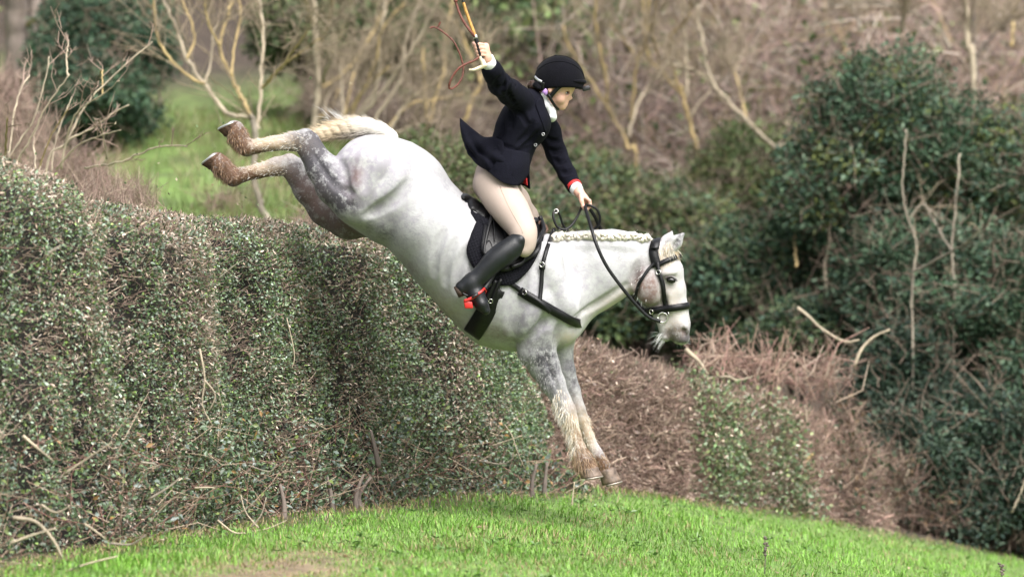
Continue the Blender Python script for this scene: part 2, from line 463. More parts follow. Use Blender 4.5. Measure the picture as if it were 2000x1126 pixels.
def surf_patch(name, sdf, outline, off, thick, m, parent, rings=9, n=56, center=None, sm=4):
    """a padded panel lying on a surface, star-shaped outline in photo pixels"""
    o = catmull(list(outline) + [outline[0]], n + 1)[:-1]
    c = np.mean(o, 0) if center is None else np.array(center, float)
    pts = [c] + [c + (q - c) * r for r in np.linspace(0, 1, rings + 1)[1:] for q in o]
    pos, nn = [], []
    for a, b in pts:
        p, g = sdf.surf(a, b); pos.append(p); nn.append(g)
    pos, nn = np.array(pos), np.array(nn)
    Y = pos[1:, 1].reshape(rings, n)
    for _ in range(sm):
        Z = Y.copy()
        Z = (np.roll(Y, 1, 1) + np.roll(Y, -1, 1) + 2 * Y) / 4
        Z[1:-1] = (Z[:-2] + Z[2:] + 2 * Z[1:-1]) / 4; Y = Z
    pos[1:, 1] = Y.ravel(); pos[0, 1] = Y[0].mean()
    pos[:, 1] -= off
    fan = np.array([[0, 1 + (j + 1) % n, 1 + j] for j in range(n)])
    quad = np.array([[1 + i * n + j, 1 + i * n + (j + 1) % n, 1 + (i + 1) * n + (j + 1) % n, 1 + (i + 1) * n + j] for i in range(rings - 1) for j in range(n)])
    o_ = mesh(name, pos, [fan[:, ::-1], quad[:, ::-1]], m, parent, smooth=True)
    md = o_.modifiers.new('thickness', 'SOLIDIFY'); md.thickness = thick; md.offset = 0
    return o_

def sheet(name, ctrl, m, parent, thick=.004, nu=20, nv=16):
    """ctrl: rows of (px,py,y) -> smooth cloth sheet"""
    rows = [catmull([P(*q) for q in r], nu) for r in ctrl]
    G = np.stack([catmull([r[i] for r in rows], nv) for i in range(nu)], 1)
    V = G.reshape(-1, 3)
    F = np.array([[i * nu + j, i * nu + j + 1, (i + 1) * nu + j + 1, (i + 1) * nu + j] for i in range(nv - 1) for j in range(nu - 1)])
    o = mesh(name, V, F, m, parent, smooth=True)
    md = o.modifiers.new('thickness', 'SOLIDIFY'); md.thickness = thick; md.offset = 0
    return o

def blob(name, c, r, m, parent, rot=0., seg=14, rings=9, rz=0.):
    th = np.linspace(0, np.pi, rings + 1); ph = np.arange(seg) * 2 * np.pi / seg
    V = np.array([[math.sin(t) * math.cos(p) * r[0], math.sin(t) * math.sin(p) * r[1], math.cos(t) * r[2]] for t in th for p in ph])
    cr, sr = math.cos(rot), math.sin(rot)
    x, z = V[:, 0] * cr + V[:, 2] * sr, -V[:, 0] * sr + V[:, 2] * cr
    x, y = x * math.cos(rz) - V[:, 1] * math.sin(rz), x * math.sin(rz) + V[:, 1] * math.cos(rz)
    V = np.stack([x, y, z], 1) + np.asarray(c)
    F = np.array([[i * seg + j, (i + 1) * seg + j, (i + 1) * seg + (j + 1) % seg, i * seg + (j + 1) % seg] for i in range(rings) for j in range(seg)])
    return mesh(name, V, F, m, parent, smooth=True)

def torus(name, c, r, rr, nor, m, parent, a0=0, a1=2 * math.pi):
    nor = nrm(np.asarray(nor, float)); u = nrm(np.cross(nor, [0.1, .2, 1])); v = np.cross(nor, u)
    a = np.linspace(a0, a1, 25)
    pts = np.asarray(c) + r * (np.cos(a)[:, None] * u + np.sin(a)[:, None] * v)
    V, F = tubes([(pts, rr)], 6); return mesh(name, V, F, m, parent, smooth=True)

# ------------------------------------------------------------------ terrain
# line of the hedges in plan: photo column, depth, photo row of foot, photo row of top
HL = [(-420, -5.2, 1170, 150), (-200, -4.0, 1130, 215), (0, -3.0, 1095, 272), (150, -2.25, 1075, 322), (280, -1.6, 1055, 385), (400, -1.0, 1030, 420),
      (500, -.5, 1012, 430), (600, 0, 995, 436), (750, .75, 985, 445), (850, 1.25, 980, 458), (950, 1.75, 972, 500), (1040, 2.2, 968, 600), (1105, 2.55, 962, 740), (1140, 2.7, 960, 930)]
HB = [(985, 2.75, 962, 590), (1085, 2.85, 958, 628), (1130, 3.0, 958, 648), (1220, 3.4, 962, 676), (1330, 3.9, 968, 715), (1400, 4.2, 975, 745), (1480, 4.6, 984, 760), (1560, 5.0, 996, 775), (1640, 5.4, 1005, 800), (1760, 6.0, 1028, 850)]
def plan(px, y): return ((px - 1000) / K * (1 + y / D), y)
LINE = np.array([plan(h[0], h[1]) for h in HL[:-2]] + [plan(h[0], h[1]) for h in HB[1:]] + [plan(2000, 7.2), plan(2300, 8.6), (9.5, 12), (20, 18), (60, 40)])
LINE = np.vstack([LINE[0] + (LINE[0] - LINE[2]) * 30, LINE])
def side(x, y):
    """signed distance to the hedge line, positive on the far bank"""
    q = np.stack([x, y], -1)[..., None, :]; a, b = LINE[:-1], LINE[1:]; d = b - a
    t = np.clip(((q - a) * d).sum(-1) / (d * d).sum(-1), 0, 1); c = a + t[..., None] * d
    v = q - c; dist = np.linalg.norm(v, axis=-1); k = dist.argmin(-1)
    cr = d[..., 0] * v[..., 1] - d[..., 1] * v[..., 0]
    cr = np.take_along_axis(cr, k[..., None], -1)[..., 0]
    return np.take_along_axis(dist, k[..., None], -1)[..., 0] * np.sign(cr)
def ground_z(x, y):
    x, y = np.asarray(x, float), np.asarray(y, float)
    yc = np.clip(y, -40, 30)
    sp = np.log1p(np.exp(np.clip((x - .35) * 2.2, -40, 40))) / 2.2
    lo = -1.085 + .018 * yc - .27 * np.minimum(sp, 6) - .04 * np.maximum(sp - 6, 0) + .02 * (vnoise(np.stack([x, y, x * 0], -1), 1.1) - .5)
    left = np.maximum(-.66 + .136 * np.minimum(y, 17), -.95) + .34 * np.maximum(np.minimum(y, 70) - 17, 0)
    right = -1.9 + .05 * np.minimum(y, 12) + .36 * np.maximum(np.minimum(y, 70) - 12, 0)
    w = sst(-1.1, 1.3, x - .04 * (np.minimum(y, 40) - 10))
    hi = left * (1 - w) + right * w
    b = sst(.1, 1.0, side(x, y))
    return lo * (1 - b) + hi * b

def bare_patch(x, y):
    return np.exp(-(((x + .93 - .08 * (y + 3)) / .30)**2 + ((y + 3.4) / 1.2)**2)) * (.5 + vnoise(np.stack([x, y, 0 * x], -1), 6))

def build_ground():
    def axis(a, b, n, pw=2.2):
        t = np.linspace(-1, 1, n); return (a + b) / 2 + np.sign(t) * np.abs(t)**pw * (b - a) / 2
    xs = np.unique(np.concatenate([axis(-160, 160, 90), np.linspace(-4, 6, 90)])); ys = np.unique(np.concatenate([axis(-150, 150, 90) + 0, np.linspace(-8, 22, 140)]))
    X, Y = np.meshgrid(xs, ys, indexing='ij'); Z = ground_z(X, Y)
    V = np.stack([X, Y, Z], -1).reshape(-1, 3); n = len(ys)
    i, j = np.meshgrid(np.arange(len(xs) - 1), np.arange(n - 1), indexing='ij')
    a = (i * n + j).ravel(); F = np.stack([a, a + n, a + n + 1, a + 1], 1)
    sd = side(V[:, 0], V[:, 1])
    grass = np.array([.11, .175, .04]); litter = np.array([.042, .030, .022])
    wood = np.clip(sst(16.5, 19, V[:, 1] + .6 * np.sin(V[:, 0] * 1.7)) + sst(-.55, -.15, V[:, 0] / np.maximum(1 + V[:, 1] / D, .1)) * (sd > 0), 0, 1)
    wood = np.maximum(wood, sst(.55, .1, np.abs(sd)) * .85)
    nz = vnoise(V, 1.6) * .6 + vnoise(V, 5) * .4
    wood = np.clip(wood + (sd > .3) * sst(.52, .72, nz) * .5 + (sd < 0) * sst(.62, .8, nz) * .25, 0, 1)
    col = grass * (1 - wood[:, None]) + litter * wood[:, None]
    bp = np.clip(1.3 * bare_patch(V[:, 0], V[:, 1]), 0, 1)[:, None]; col = col * (1 - bp) + np.array([.17, .125, .08]) * bp
    m = mat('turf', attr=True, rough=.95, var=.35, vscale=9, bump=.8, bscale=40)
    tag(mesh('ground', V, F, m, col=col, smooth=True), kind='structure')
build_ground()

# ------------------------------------------------------------------ the clipped hedges
def hedge_surface(tab, t, v, thick, back=.9, rseed=0):
    """t along (0..1), v: 0 foot .. 1 top edge, 1..2 over the top. returns point and outward normal"""
    A = np.array(tab, float); u = np.linspace(0, 1, len(A))
    px = np.interp(t, u, A[:, 0]); y = np.interp(t, u, A[:, 1]); bp = np.interp(t, u, A[:, 2]); tp = np.interp(t, u, A[:, 3])
    e = 1e-3
    s = 1 + y / D; x = (px - 1000) / K * s
    y2 = np.interp(t + e, u, A[:, 1]) - np.interp(t - e, u, A[:, 1]); px2 = np.interp(t + e, u, A[:, 0]); px1 = np.interp(t - e, u, A[:, 0])
    tx = (px2 * 1.0 - px1) / K * s + 1e-9; L = np.hypot(tx, y2) + 1e-9; tx, ty = tx / L, y2 / L
    on = np.stack([ty, -tx, 0 * tx], -1)                       # outward, towards the lawn
    zb = (563 - bp) / K * s - .05; zt = (563 - tp) / K * s
    H = zt - zb; rr = np.minimum(.22, H * .4)                    # radius of the rounded shoulder
    vv = np.clip(v, 0, 1); face = H - rr
    ln = face + rr * 1.5708
    d = vv * ln
    onarc = d > face; ang = np.clip((d - face) / rr, 0, 1.5708)
    h = np.where(onarc, face + rr * np.sin(ang), d)
    inn = np.where(onarc, rr * (1 - np.cos(ang)), 0) + .12 * h / np.maximum(H, .1)
    inn = inn + np.clip(v - 1, 0, 1) * thick
    base = np.stack([x, y, zb], -1)
    p = base + on * (-inn)[..., None] + np.array([0, 0, 1.0]) * h[..., None]
    nv = on * np.cos(ang)[..., None] + np.array([0, 0, 1.0]) * np.sin(ang)[..., None]
    bul = (vnoise(p * [1, 1, .22], 2.1) - .5) * .22 + (vnoise(p, 6) - .5) * .07
    return p + on * bul[..., None], nrm(nv)

def hedge(name, tab, label, n_leaf, n_twig, pal, brown, top_brown, leaf=.0155, twigL=.05, thick=.9, seed=1, wild=0., fray=.006):
    rng = np.random.default_rng(seed)
    root = empty(name, tuple(P(tab[len(tab) // 2][0], tab[len(tab) // 2][2], tab[len(tab) // 2][1])), label, 'hedge')
    # solid near-black shell standing in for the deep shade between the leaves
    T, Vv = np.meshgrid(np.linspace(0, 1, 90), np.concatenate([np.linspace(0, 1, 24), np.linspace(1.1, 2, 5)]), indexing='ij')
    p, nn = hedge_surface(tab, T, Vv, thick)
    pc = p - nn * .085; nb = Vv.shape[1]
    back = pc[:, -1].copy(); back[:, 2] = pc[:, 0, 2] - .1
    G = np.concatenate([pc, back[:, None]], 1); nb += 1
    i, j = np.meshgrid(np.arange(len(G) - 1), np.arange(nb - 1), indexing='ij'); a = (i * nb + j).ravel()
    mesh('shade_core', G.reshape(-1, 3), np.stack([a, a + nb, a + nb + 1, a + 1], 1), M_core, root, smooth=True)
    # leaves
    t = rng.random(n_leaf)
    v = np.where(rng.random(n_leaf) < .86, rng.random(n_leaf), 1 + rng.random(n_leaf)**2)
    p, nn = hedge_surface(tab, t, v, thick)
    dep = rng.exponential(.022, n_leaf) - .02
    thin = vnoise(p * [1, 1, .3], 3.0) * .6 + vnoise(p, 9) * .4
    dep += sst(.54, .72, thin) * .075
    keep = (dep < .10) & (rng.random(n_leaf) > .65 * sst(.58, .75, thin))
    p = p - nn * dep[:, None] + rng.normal(size=p.shape) * fray
    g = vnoise(p * [1, 1, .28], 2.3) * .55 + vnoise(p, 7) * .45 + sst(.85, 1.02, v) * top_brown
    isb = rng.random(n_leaf) < np.clip(brown + (g - .5) * 1.9, .05, .95)
    pal_g, pal_b = np.array(pal[0]), np.array(pal[1])
    col = np.where(isb[:, None], pal_b[rng.integers(0, len(pal_b), n_leaf)], pal_g[rng.integers(0, len(pal_g), n_leaf)] * 1.3) * np.exp(rng.normal(0, .42, (n_leaf, 1))) * (.75 + .5 * vnoise(p * [1, 1, .4], 1.3))[:, None]
    tip = nrm(nn * .5 + rng.normal(size=p.shape) * .8 + np.array([0, 0, -.15]))
    no = nrm(nn + rng.normal(size=p.shape) * .7)
    L = leaf * rng.uniform(.6, 1.45, n_leaf); W = np.where(isb, L * .38, L * .62)
    Vt, F, k = leaves(p[keep], tip[keep], no[keep], L[keep] * np.where(isb, 1.35, 1)[keep], W[keep])
    tag(mesh('foliage', Vt, F, M_leaf, root, col=np.repeat(col[keep], k, 0)), kind='stuff')
    # cut twigs
    t = rng.random(n_twig)
    v = np.where(rng.random(n_twig) < .8, rng.random(n_twig), 1 + rng.random(n_twig)**2)
    p, nn = hedge_surface(tab, t, v, thick)
    d = nrm(nn * (.7 - .6 * wild) + rng.normal(size=p.shape) * (.75 + .5 * wild) + np.array([0, 0, .35]))
    L = twigL * rng.uniform(.4, 1.6, n_twig)
    a = p - nn * (.045 + wild * .06 * rng.random((n_twig, 1))) + rng.normal(size=p.shape) * (.01 + .03 * wild)
    r = rng.uniform(.0009, .0022 + .0022 * wild, n_twig)
    Vt, F, k = prisms(a, a + d * L[:, None] + nn * .02, r, r * .6, .12, rng)
    tc = np.array([[.36, .27, .21], [.24, .17, .13], [.46, .37, .29], [.18, .12, .10], [.30, .20, .17]])
    col = tc[rng.integers(0, 5, n_twig)] * np.exp(rng.normal(.12 * wild, .3, (n_twig, 1))) * (.7 + .6 * vnoise(p, 2.6))[:, None] * (1 - .2 * wild) * (1 + np.array([.04, -.02, -.01]) * wild)
    tag(mesh('cut_twigs', Vt, F, M_twig, root, col=np.repeat(col, k, 0)), kind='stuff')
    return root

GREEN = [(.070, .105, .050), (.050, .085, .038), (.10, .14, .070), (.12, .16, .115), (.085, .13, .035), (.15, .185, .145)]  # the palest grey-greens paint waxy highlights onto single leaves
BROWN = [(.36, .29, .235), (.27, .21, .165), (.45, .38, .32), (.31, .235, .18), (.19, .14, .10)]
h1 = hedge('hedge', HL, 'tall clipped green hedge with a dipped top that the grey horse is leaping over', 200000, 26000, (GREEN, BROWN), .345, .26, seed=11)
h2 = hedge('hedge', HB, 'lower brown clipped hedge of bare twigs running on behind the horse\'s forelegs', 10000, 72000,
           ([(.05, .07, .03), (.07, .09, .045)], [(.33, .26, .215), (.24, .18, .15), (.40, .32, .265), (.19, .14, .115)]), .80, .2, leaf=.02, twigL=.065, seed=12, wild=.6)
HG = [(1366, 4.02, 968, 775), (1420, 4.17, 976, 758), (1480, 4.48, 984, 764), (1540, 4.80, 992, 784), (1572, 5.0, 998, 815)]
h3 = hedge('hedge', HG, 'short green leafy stretch at the far end of the brown twig hedge', 12000, 5000,
           ([(.06, .10, .04), (.05, .08, .03), (.09, .13, .07), (.10, .12, .05)], BROWN), .2, .1, leaf=.024, twigL=.07, thick=.4, seed=13, fray=.07)

def px_line(pts, y, n=None, yj=None):
    q = [P(a, b, y + (0 if yj is None else yj[i])) for i, (a, b) in enumerate(pts)]
    return catmull(q, n or max(6, 5 * len(pts)))

def hedge_details():
    rng = np.random.default_rng(21)
    # loose sticks and bramble stems along the foot of the near hedge
    sticks = [([(25, 1010), (70, 1018), (105, 1055), (122, 1090)], -3.4, .010), ([(125, 925), (170, 895), (220, 862)], -3.0, .006),
              ([(290, 975), (330, 950), (352, 932)], -2.2, .007), ([(165, 1022), (185, 1035), (207, 1052)], -3.0, .006),
              ([(425, 1015), (455, 1038), (480, 1040)], -1.5, .005), ([(215, 1060), (255, 1062), (285, 1044)], -2.6, .006),
              ([(20, 1060), (60, 1045), (110, 1030)], -3.6, .007), ([(80, 985), (110, 1000), (140, 985)], -3.2, .006),
              ([(275, 902), (300, 905), (308, 910)], -2.2, .006), ([(380, 952), (405, 951), (420, 952)], -1.6, .005),
              ([(45, 850), (80, 880), (105, 900)], -3.2, .007), ([(485, 908), (525, 920), (542, 905)], -1.1, .0035),
              ([(390, 680), (400, 740), (395, 790), (415, 830)], -1.45, .006), ([(398, 740), (420, 770), (410, 800)], -1.45, .006),
              ([(425, 545), (455, 520), (475, 508)], -.8, .0035), ([(560, 620), (575, 690), (570, 720)], -.35, .003),
              ([(610, 820), (625, 830), (638, 838)], -.2, .003), ([(95, 495), (105, 487), (118, 480)], -2.95, .007),
              ([(985, 828), (1000, 850), (1010, 880), (1025, 915)], 1.7, .004), ([(960, 870), (990, 860), (1020, 850)], 1.6, .004),
              ([(940, 900), (985, 905), (1010, 885)], 1.55, .004), ([(1115, 1010), (1119, 965), (1122, 940)], 1.6, .006),
              ([(505, 1030), (480, 1000), (470, 965)], -.9, .005), ([(490, 1030), (510, 1005), (520, 970)], -.9, .005),
              ([(440, 1055), (470, 1040), (520, 1032), (560, 1015)], -1.0, .004), ([(130, 1115), (170, 1100), (230, 1085)], -3.3, .006)]
    for i, (pts, y, r) in enumerate(sticks):
        q = px_line(pts, y - .12, 10); V, F = tubes([(q, np.linspace(r, r * .5, len(q)))], 5)
        mesh('dead_stick', V, F, (M_bark_pale, M_bark)[i % 3 == 2], h1, smooth=True)
    for a, b, y in ((695, 985, .35), (708, 990, .4), (555, 1005, -.4), (650, 990, .1), (1040, 965, 1.9), (1062, 962, 2.0), (740, 900, .5)):
        q = px_line([(a, b + 12), (a + rng.normal() * 4, b - 22), (a + rng.normal() * 10, b - 60)], y - .02, 8); V, F = tubes([(q, np.linspace(.016, .007, 8))], 6)
        mesh('hedge_stem', V, F, M_bark_dark, h1, smooth=True)
    # bramble tangle with broad leaves at the foot
    n = 650; t = .06 + rng.random(n)**1.1 * .9; p, nn = hedge_surface(HL, t, rng.random(n)**2 * .3, .9)
    A = p + nn * .03; d = nrm(rng.normal(size=(n, 3)) * [1, 1, .8] + [0, 0, .5] + nn * .4); L = rng.uniform(.08, .38, n)
    Vt, F, k = prisms(A, A + d * L[:, None], .0026, .0012, .12, rng)
    c = np.array([[.30, .21, .15], [.20, .10, .08], [.38, .30, .22], [.14, .08, .06]])[rng.integers(0, 4, n)]
    tag(mesh('bramble_stems', Vt, F, M_twig, h1, col=np.repeat(c, k, 0)), kind='stuff')
    n = 3600; t = .03 + rng.random(n) * .95; p, nn = hedge_surface(HL, t, rng.random(n)**1.6 * .35, .9)
    p = p + nn * rng.uniform(0, .12, n)[:, None]
    Vt, F, k = leaves(p, nrm(rng.normal(size=p.shape) + nn * .6), nrm(nn + rng.normal(size=p.shape) * .5 + [0, 0, .5]), rng.uniform(.02, .042, n), rng.uniform(.012, .027, n))
    c = np.array([[.05, .085, .04], [.075, .12, .06], [.11, .14, .12], [.13, .17, .05], [.22, .13, .05]])[rng.choice(5, n, p=[.4, .25, .2, .11, .04])] * rng.uniform(.7, 1.3, (n, 1))
    tag(mesh('bramble_leaves', Vt, F, M_leaf, h1, col=np.repeat(c, k, 0)), kind='stuff')
hedge_details()

# ------------------------------------------------------------------ lawn grass
def grass_patch(name, n, xr, yr, hmin, hmax, wd, cols, seed, cond, parent=None):
    rng = np.random.default_rng(seed)
    y = rng.uniform(*yr, n); s = 1 + y / D
    x = rng.uniform(*xr, n) * s
    k = cond(x, y, rng); x, y = x[k], y[k]; n = len(x)
    z = ground_z(x, y) - .006; p = np.stack([x, y, z], 1)
    cl = vnoise(p, 1.5) * .5 + vnoise(p, 5) * .5
    h = (hmin + (hmax - hmin) * rng.random(n)) * (.55 + .9 * cl) * (1 - .6 * bare_patch(x, y)) * (1 + .5 * sst(.58, .72, vnoise(p + 3, 2.1)))
    az = rng.uniform(0, 6.283, n) ; lean = rng.uniform(.1, .9, n) * (.7 + .6 * cl)
    d = np.stack([np.cos(az) * lean + .25 * (vnoise(p, 2.2) - .5) * 2, np.sin(az) * lean, np.ones(n)], 1)
    sd = np.stack([-np.sin(az), np.cos(az), 0 * az], 1) * (wd * rng.uniform(.6, 1.3, n))[:, None]
    m = p + nrm(d) * h[:, None] * .55; d2 = nrm(d * [1.8, 1.8, .55]); tp = m + d2 * h[:, None] * .5
    V = np.stack([p - sd, p + sd, m - sd * .8, m + sd * .8, tp], 1).reshape(-1, 3)
    o = np.arange(n)[:, None] * 5
    F = [np.array([[0, 1, 3, 2]]) + o, np.array([[2, 3, 4]]) + o]
    C_ = np.array(cols)
    c = C_[rng.integers(0, len(C_), n)] * rng.uniform(.7, 1.3, (n, 1)) * (.62 + .45 * vnoise(p, .9) + .4 * vnoise(p, 4.5))[:, None]
    bare = bare_patch(x, y)
    dry = rng.random(n) < .05 + .75 * bare + .30 * sst(.60, .8, vnoise(p + 7, 2.4)) + .55 * sst(.45, .05, np.abs(side(x, y)))
    c[dry] = np.array([.30, .24, .12]) * rng.uniform(.6, 1.2, (dry.sum(), 1))
    o = mesh(name, V, F, M_grass, parent, col=np.repeat(c, 5, 0)); return tag(o, kind='stuff')
def bank_tufts():
    rng = np.random.default_rng(36)
    n = 420; y = rng.uniform(4, 15, n); x = rng.uniform(-2.8, -.5, n) * (1 + y / D); k = side(x, y) > 1.2; x, y = x[k], y[k]; n = len(x); rep = 26
    c0 = np.stack([x, y, ground_z(x, y)], 1); p = np.repeat(c0, rep, 0) + rng.normal(size=(n * rep, 3)) * [.06, .06, 0]; m = n * rep
    V, F, k = leaves(p, rng.normal(size=(m, 3)) * .45 + [0, 0, 1], rng.normal(size=(m, 3)), rng.uniform(.08, .26, m), rng.uniform(.004, .008, m), .05)
    pal = np.array([[.10, .15, .04], [.16, .19, .07], [.26, .23, .12], [.20, .15, .09], [.13, .19, .05]])
    c = np.repeat(pal[rng.integers(0, 5, n)], rep, 0) * rng.uniform(.7, 1.25, (m, 1))
    tag(mesh('bank_tufts', V, F, M_grass, col=np.repeat(c, k, 0)), kind='stuff')
bank_tufts()
def lawn_litter():
    rng = np.random.default_rng(35)
    n = 2600; y = rng.uniform(-6, 5, n); x = rng.uniform(-2.6, 2.6, n) * (1 + y / D)
    sd = side(x, y); k = (sd < .05) & (rng.random(n) < .10 + .9 * np.exp(-(sd / .35)**2)); x, y = x[k], y[k]; n = len(x)
    p = np.stack([x, y, ground_z(x, y) + rng.uniform(.004, .03, n)], 1)
    V, F, k = leaves(p, rng.normal(size=(n, 3)) * [1, 1, .2], nrm(rng.normal(size=(n, 3)) * .5 + [0, 0, 1]), rng.uniform(.015, .04, n), rng.uniform(.008, .02, n))
    c = np.array([[.26, .18, .11], [.18, .11, .07], [.38, .30, .20], [.10, .07, .05]])[rng.integers(0, 4, n)]
    tag(mesh('leaf_litter', V, F, M_leaf, col=np.repeat(c, k, 0)), kind='stuff')
    n = 1500; y = rng.uniform(-6, 6, n); x = rng.uniform(-2.6, 2.6, n) * (1 + y / D); sd = side(x, y)
    k = (sd < -.1) & (vnoise(np.stack([x, y, 0 * x], 1), 2.0) > .55); x, y = x[k], y[k]; n = len(x); rep = 5
    p = np.repeat(np.stack([x, y, ground_z(x, y) + .02], 1), rep, 0); m = n * rep
    d = rng.normal(size=(m, 3)) * [1, 1, .15] + [0, 0, .35]
    V, F, k = leaves(p, d, nrm(rng.normal(size=(m, 3)) * .3 + [0, 0, 1]), rng.uniform(.02, .045, m), rng.uniform(.010, .02, m))
    c = np.array([[.07, .15, .03], [.10, .19, .04], [.13, .21, .07]])[rng.integers(0, 3, m)]
    tag(mesh('lawn_weeds', V, F, M_leaf, col=np.repeat(c, k, 0)), kind='stuff')
lawn_litter()
GR = [(.115, .255, .026), (.145, .305, .035), (.095, .215, .025), (.19, .335, .06), (.145, .28, .045)]
grass_patch('grass', 235000, (-3.0, 3.1), (-6.5, 8.0), 0.018, .046, .0024, GR, 31, lambda x, y, r: (side(x, y) < -.02) & (r.random(len(x)) < np.clip(1.15 - .06 * (y + 6), .35, 1)))
grass_patch('bank_grass', 60000, (-2.9, .9), (2.0, 19.5), .04, .10, .005, [(.115, .18, .045), (.14, .20, .055), (.11, .155, .045), (.18, .22, .09), (.21, .19, .10), (.17, .15, .08)], 32, lambda x, y, r: (side(x, y) > .7) & (r.random(len(x)) < .95 * sst(.30, .55, vnoise(np.stack([x, y, 0 * x], 1), .7)) * sst(19.5, 16, y) * sst(1.2, -.6, x / (1 + y / D) - .1)))
# ------------------------------------------------------------------ the horse
def gauss(u, v, cu, cv, su, sv, rot=0):
    a = math.radians(rot); du, dv = u - cu, v - cv
    x, y = du * math.cos(a) + dv * math.sin(a), -du * math.sin(a) + dv * math.cos(a)
    return np.exp(-((x / su)**2 + (y / sv)**2))

def hoof(name, top, bot, fwd, r_top, r_bot, m, parent, shoe=True, label=None):
    """hoof wall lofted from the coronet to the ground edge; fwd = toe direction"""
    top, bot = np.asarray(top, float), np.asarray(bot, float)
    ax = nrm(bot - top); f = nrm(np.asarray(fwd) - ax * (np.asarray(fwd) @ ax)); s = np.cross(ax, f)
    n = 20; a = np.arange(n) * 2 * np.pi / n
    rows = []
    for t in (0, .12, .35, .6, .85, 1.0):
        r = r_top + (r_bot - r_top) * t
        c = top + (bot - top) * t + f * (r_bot * .18) * t
        el = np.where(np.cos(a) > 0, 1.08, .88)
        if t == .12: r *= 1.06
        rows.append(c + (np.cos(a) * el)[:, None] * f * r + np.sin(a)[:, None] * s * r * .92)
    sole = rows[-1] * .86 + rows[-1].mean(0) * .14; rows.append(sole); rows.append(sole * .75 + sole.mean(0) * .25 - ax * .012)
    V = np.concatenate(rows + [rows[-1].mean(0)[None] - ax * .004, top[None] - ax * .01])
    k = len(rows)
    F = np.array([[i * n + j, i * n + (j + 1) % n, (i + 1) * n + (j + 1) % n, (i + 1) * n + j] for i in range(k - 1) for j in range(n)])
    c = np.array([[(k - 1) * n + j, (k - 1) * n + (j + 1) % n, k * n] for j in range(n)] + [[(j + 1) % n, j, k * n + 1] for j in range(n)])
    o = mesh(name, V, [F[:, ::-1], c[:, ::-1]], m, parent, smooth=True)
    if label: o['label'] = label
    if shoe:
        sel = (np.abs((a + np.pi) % (2 * np.pi) - np.pi) < 2.5)
        order = np.argsort((a + np.pi) % (2 * np.pi)); order = [q for q in order if sel[q]]
        pts = (rows[5] * .93 + rows[5].mean(0) * .07)[order] + ax * .004
        Vt, Ft = tubes([(pts, .0055)], 6); mesh('horseshoe', Vt, Ft, M_silver if m is M_mudhoof else M_shoe, o, smooth=True)
    return o

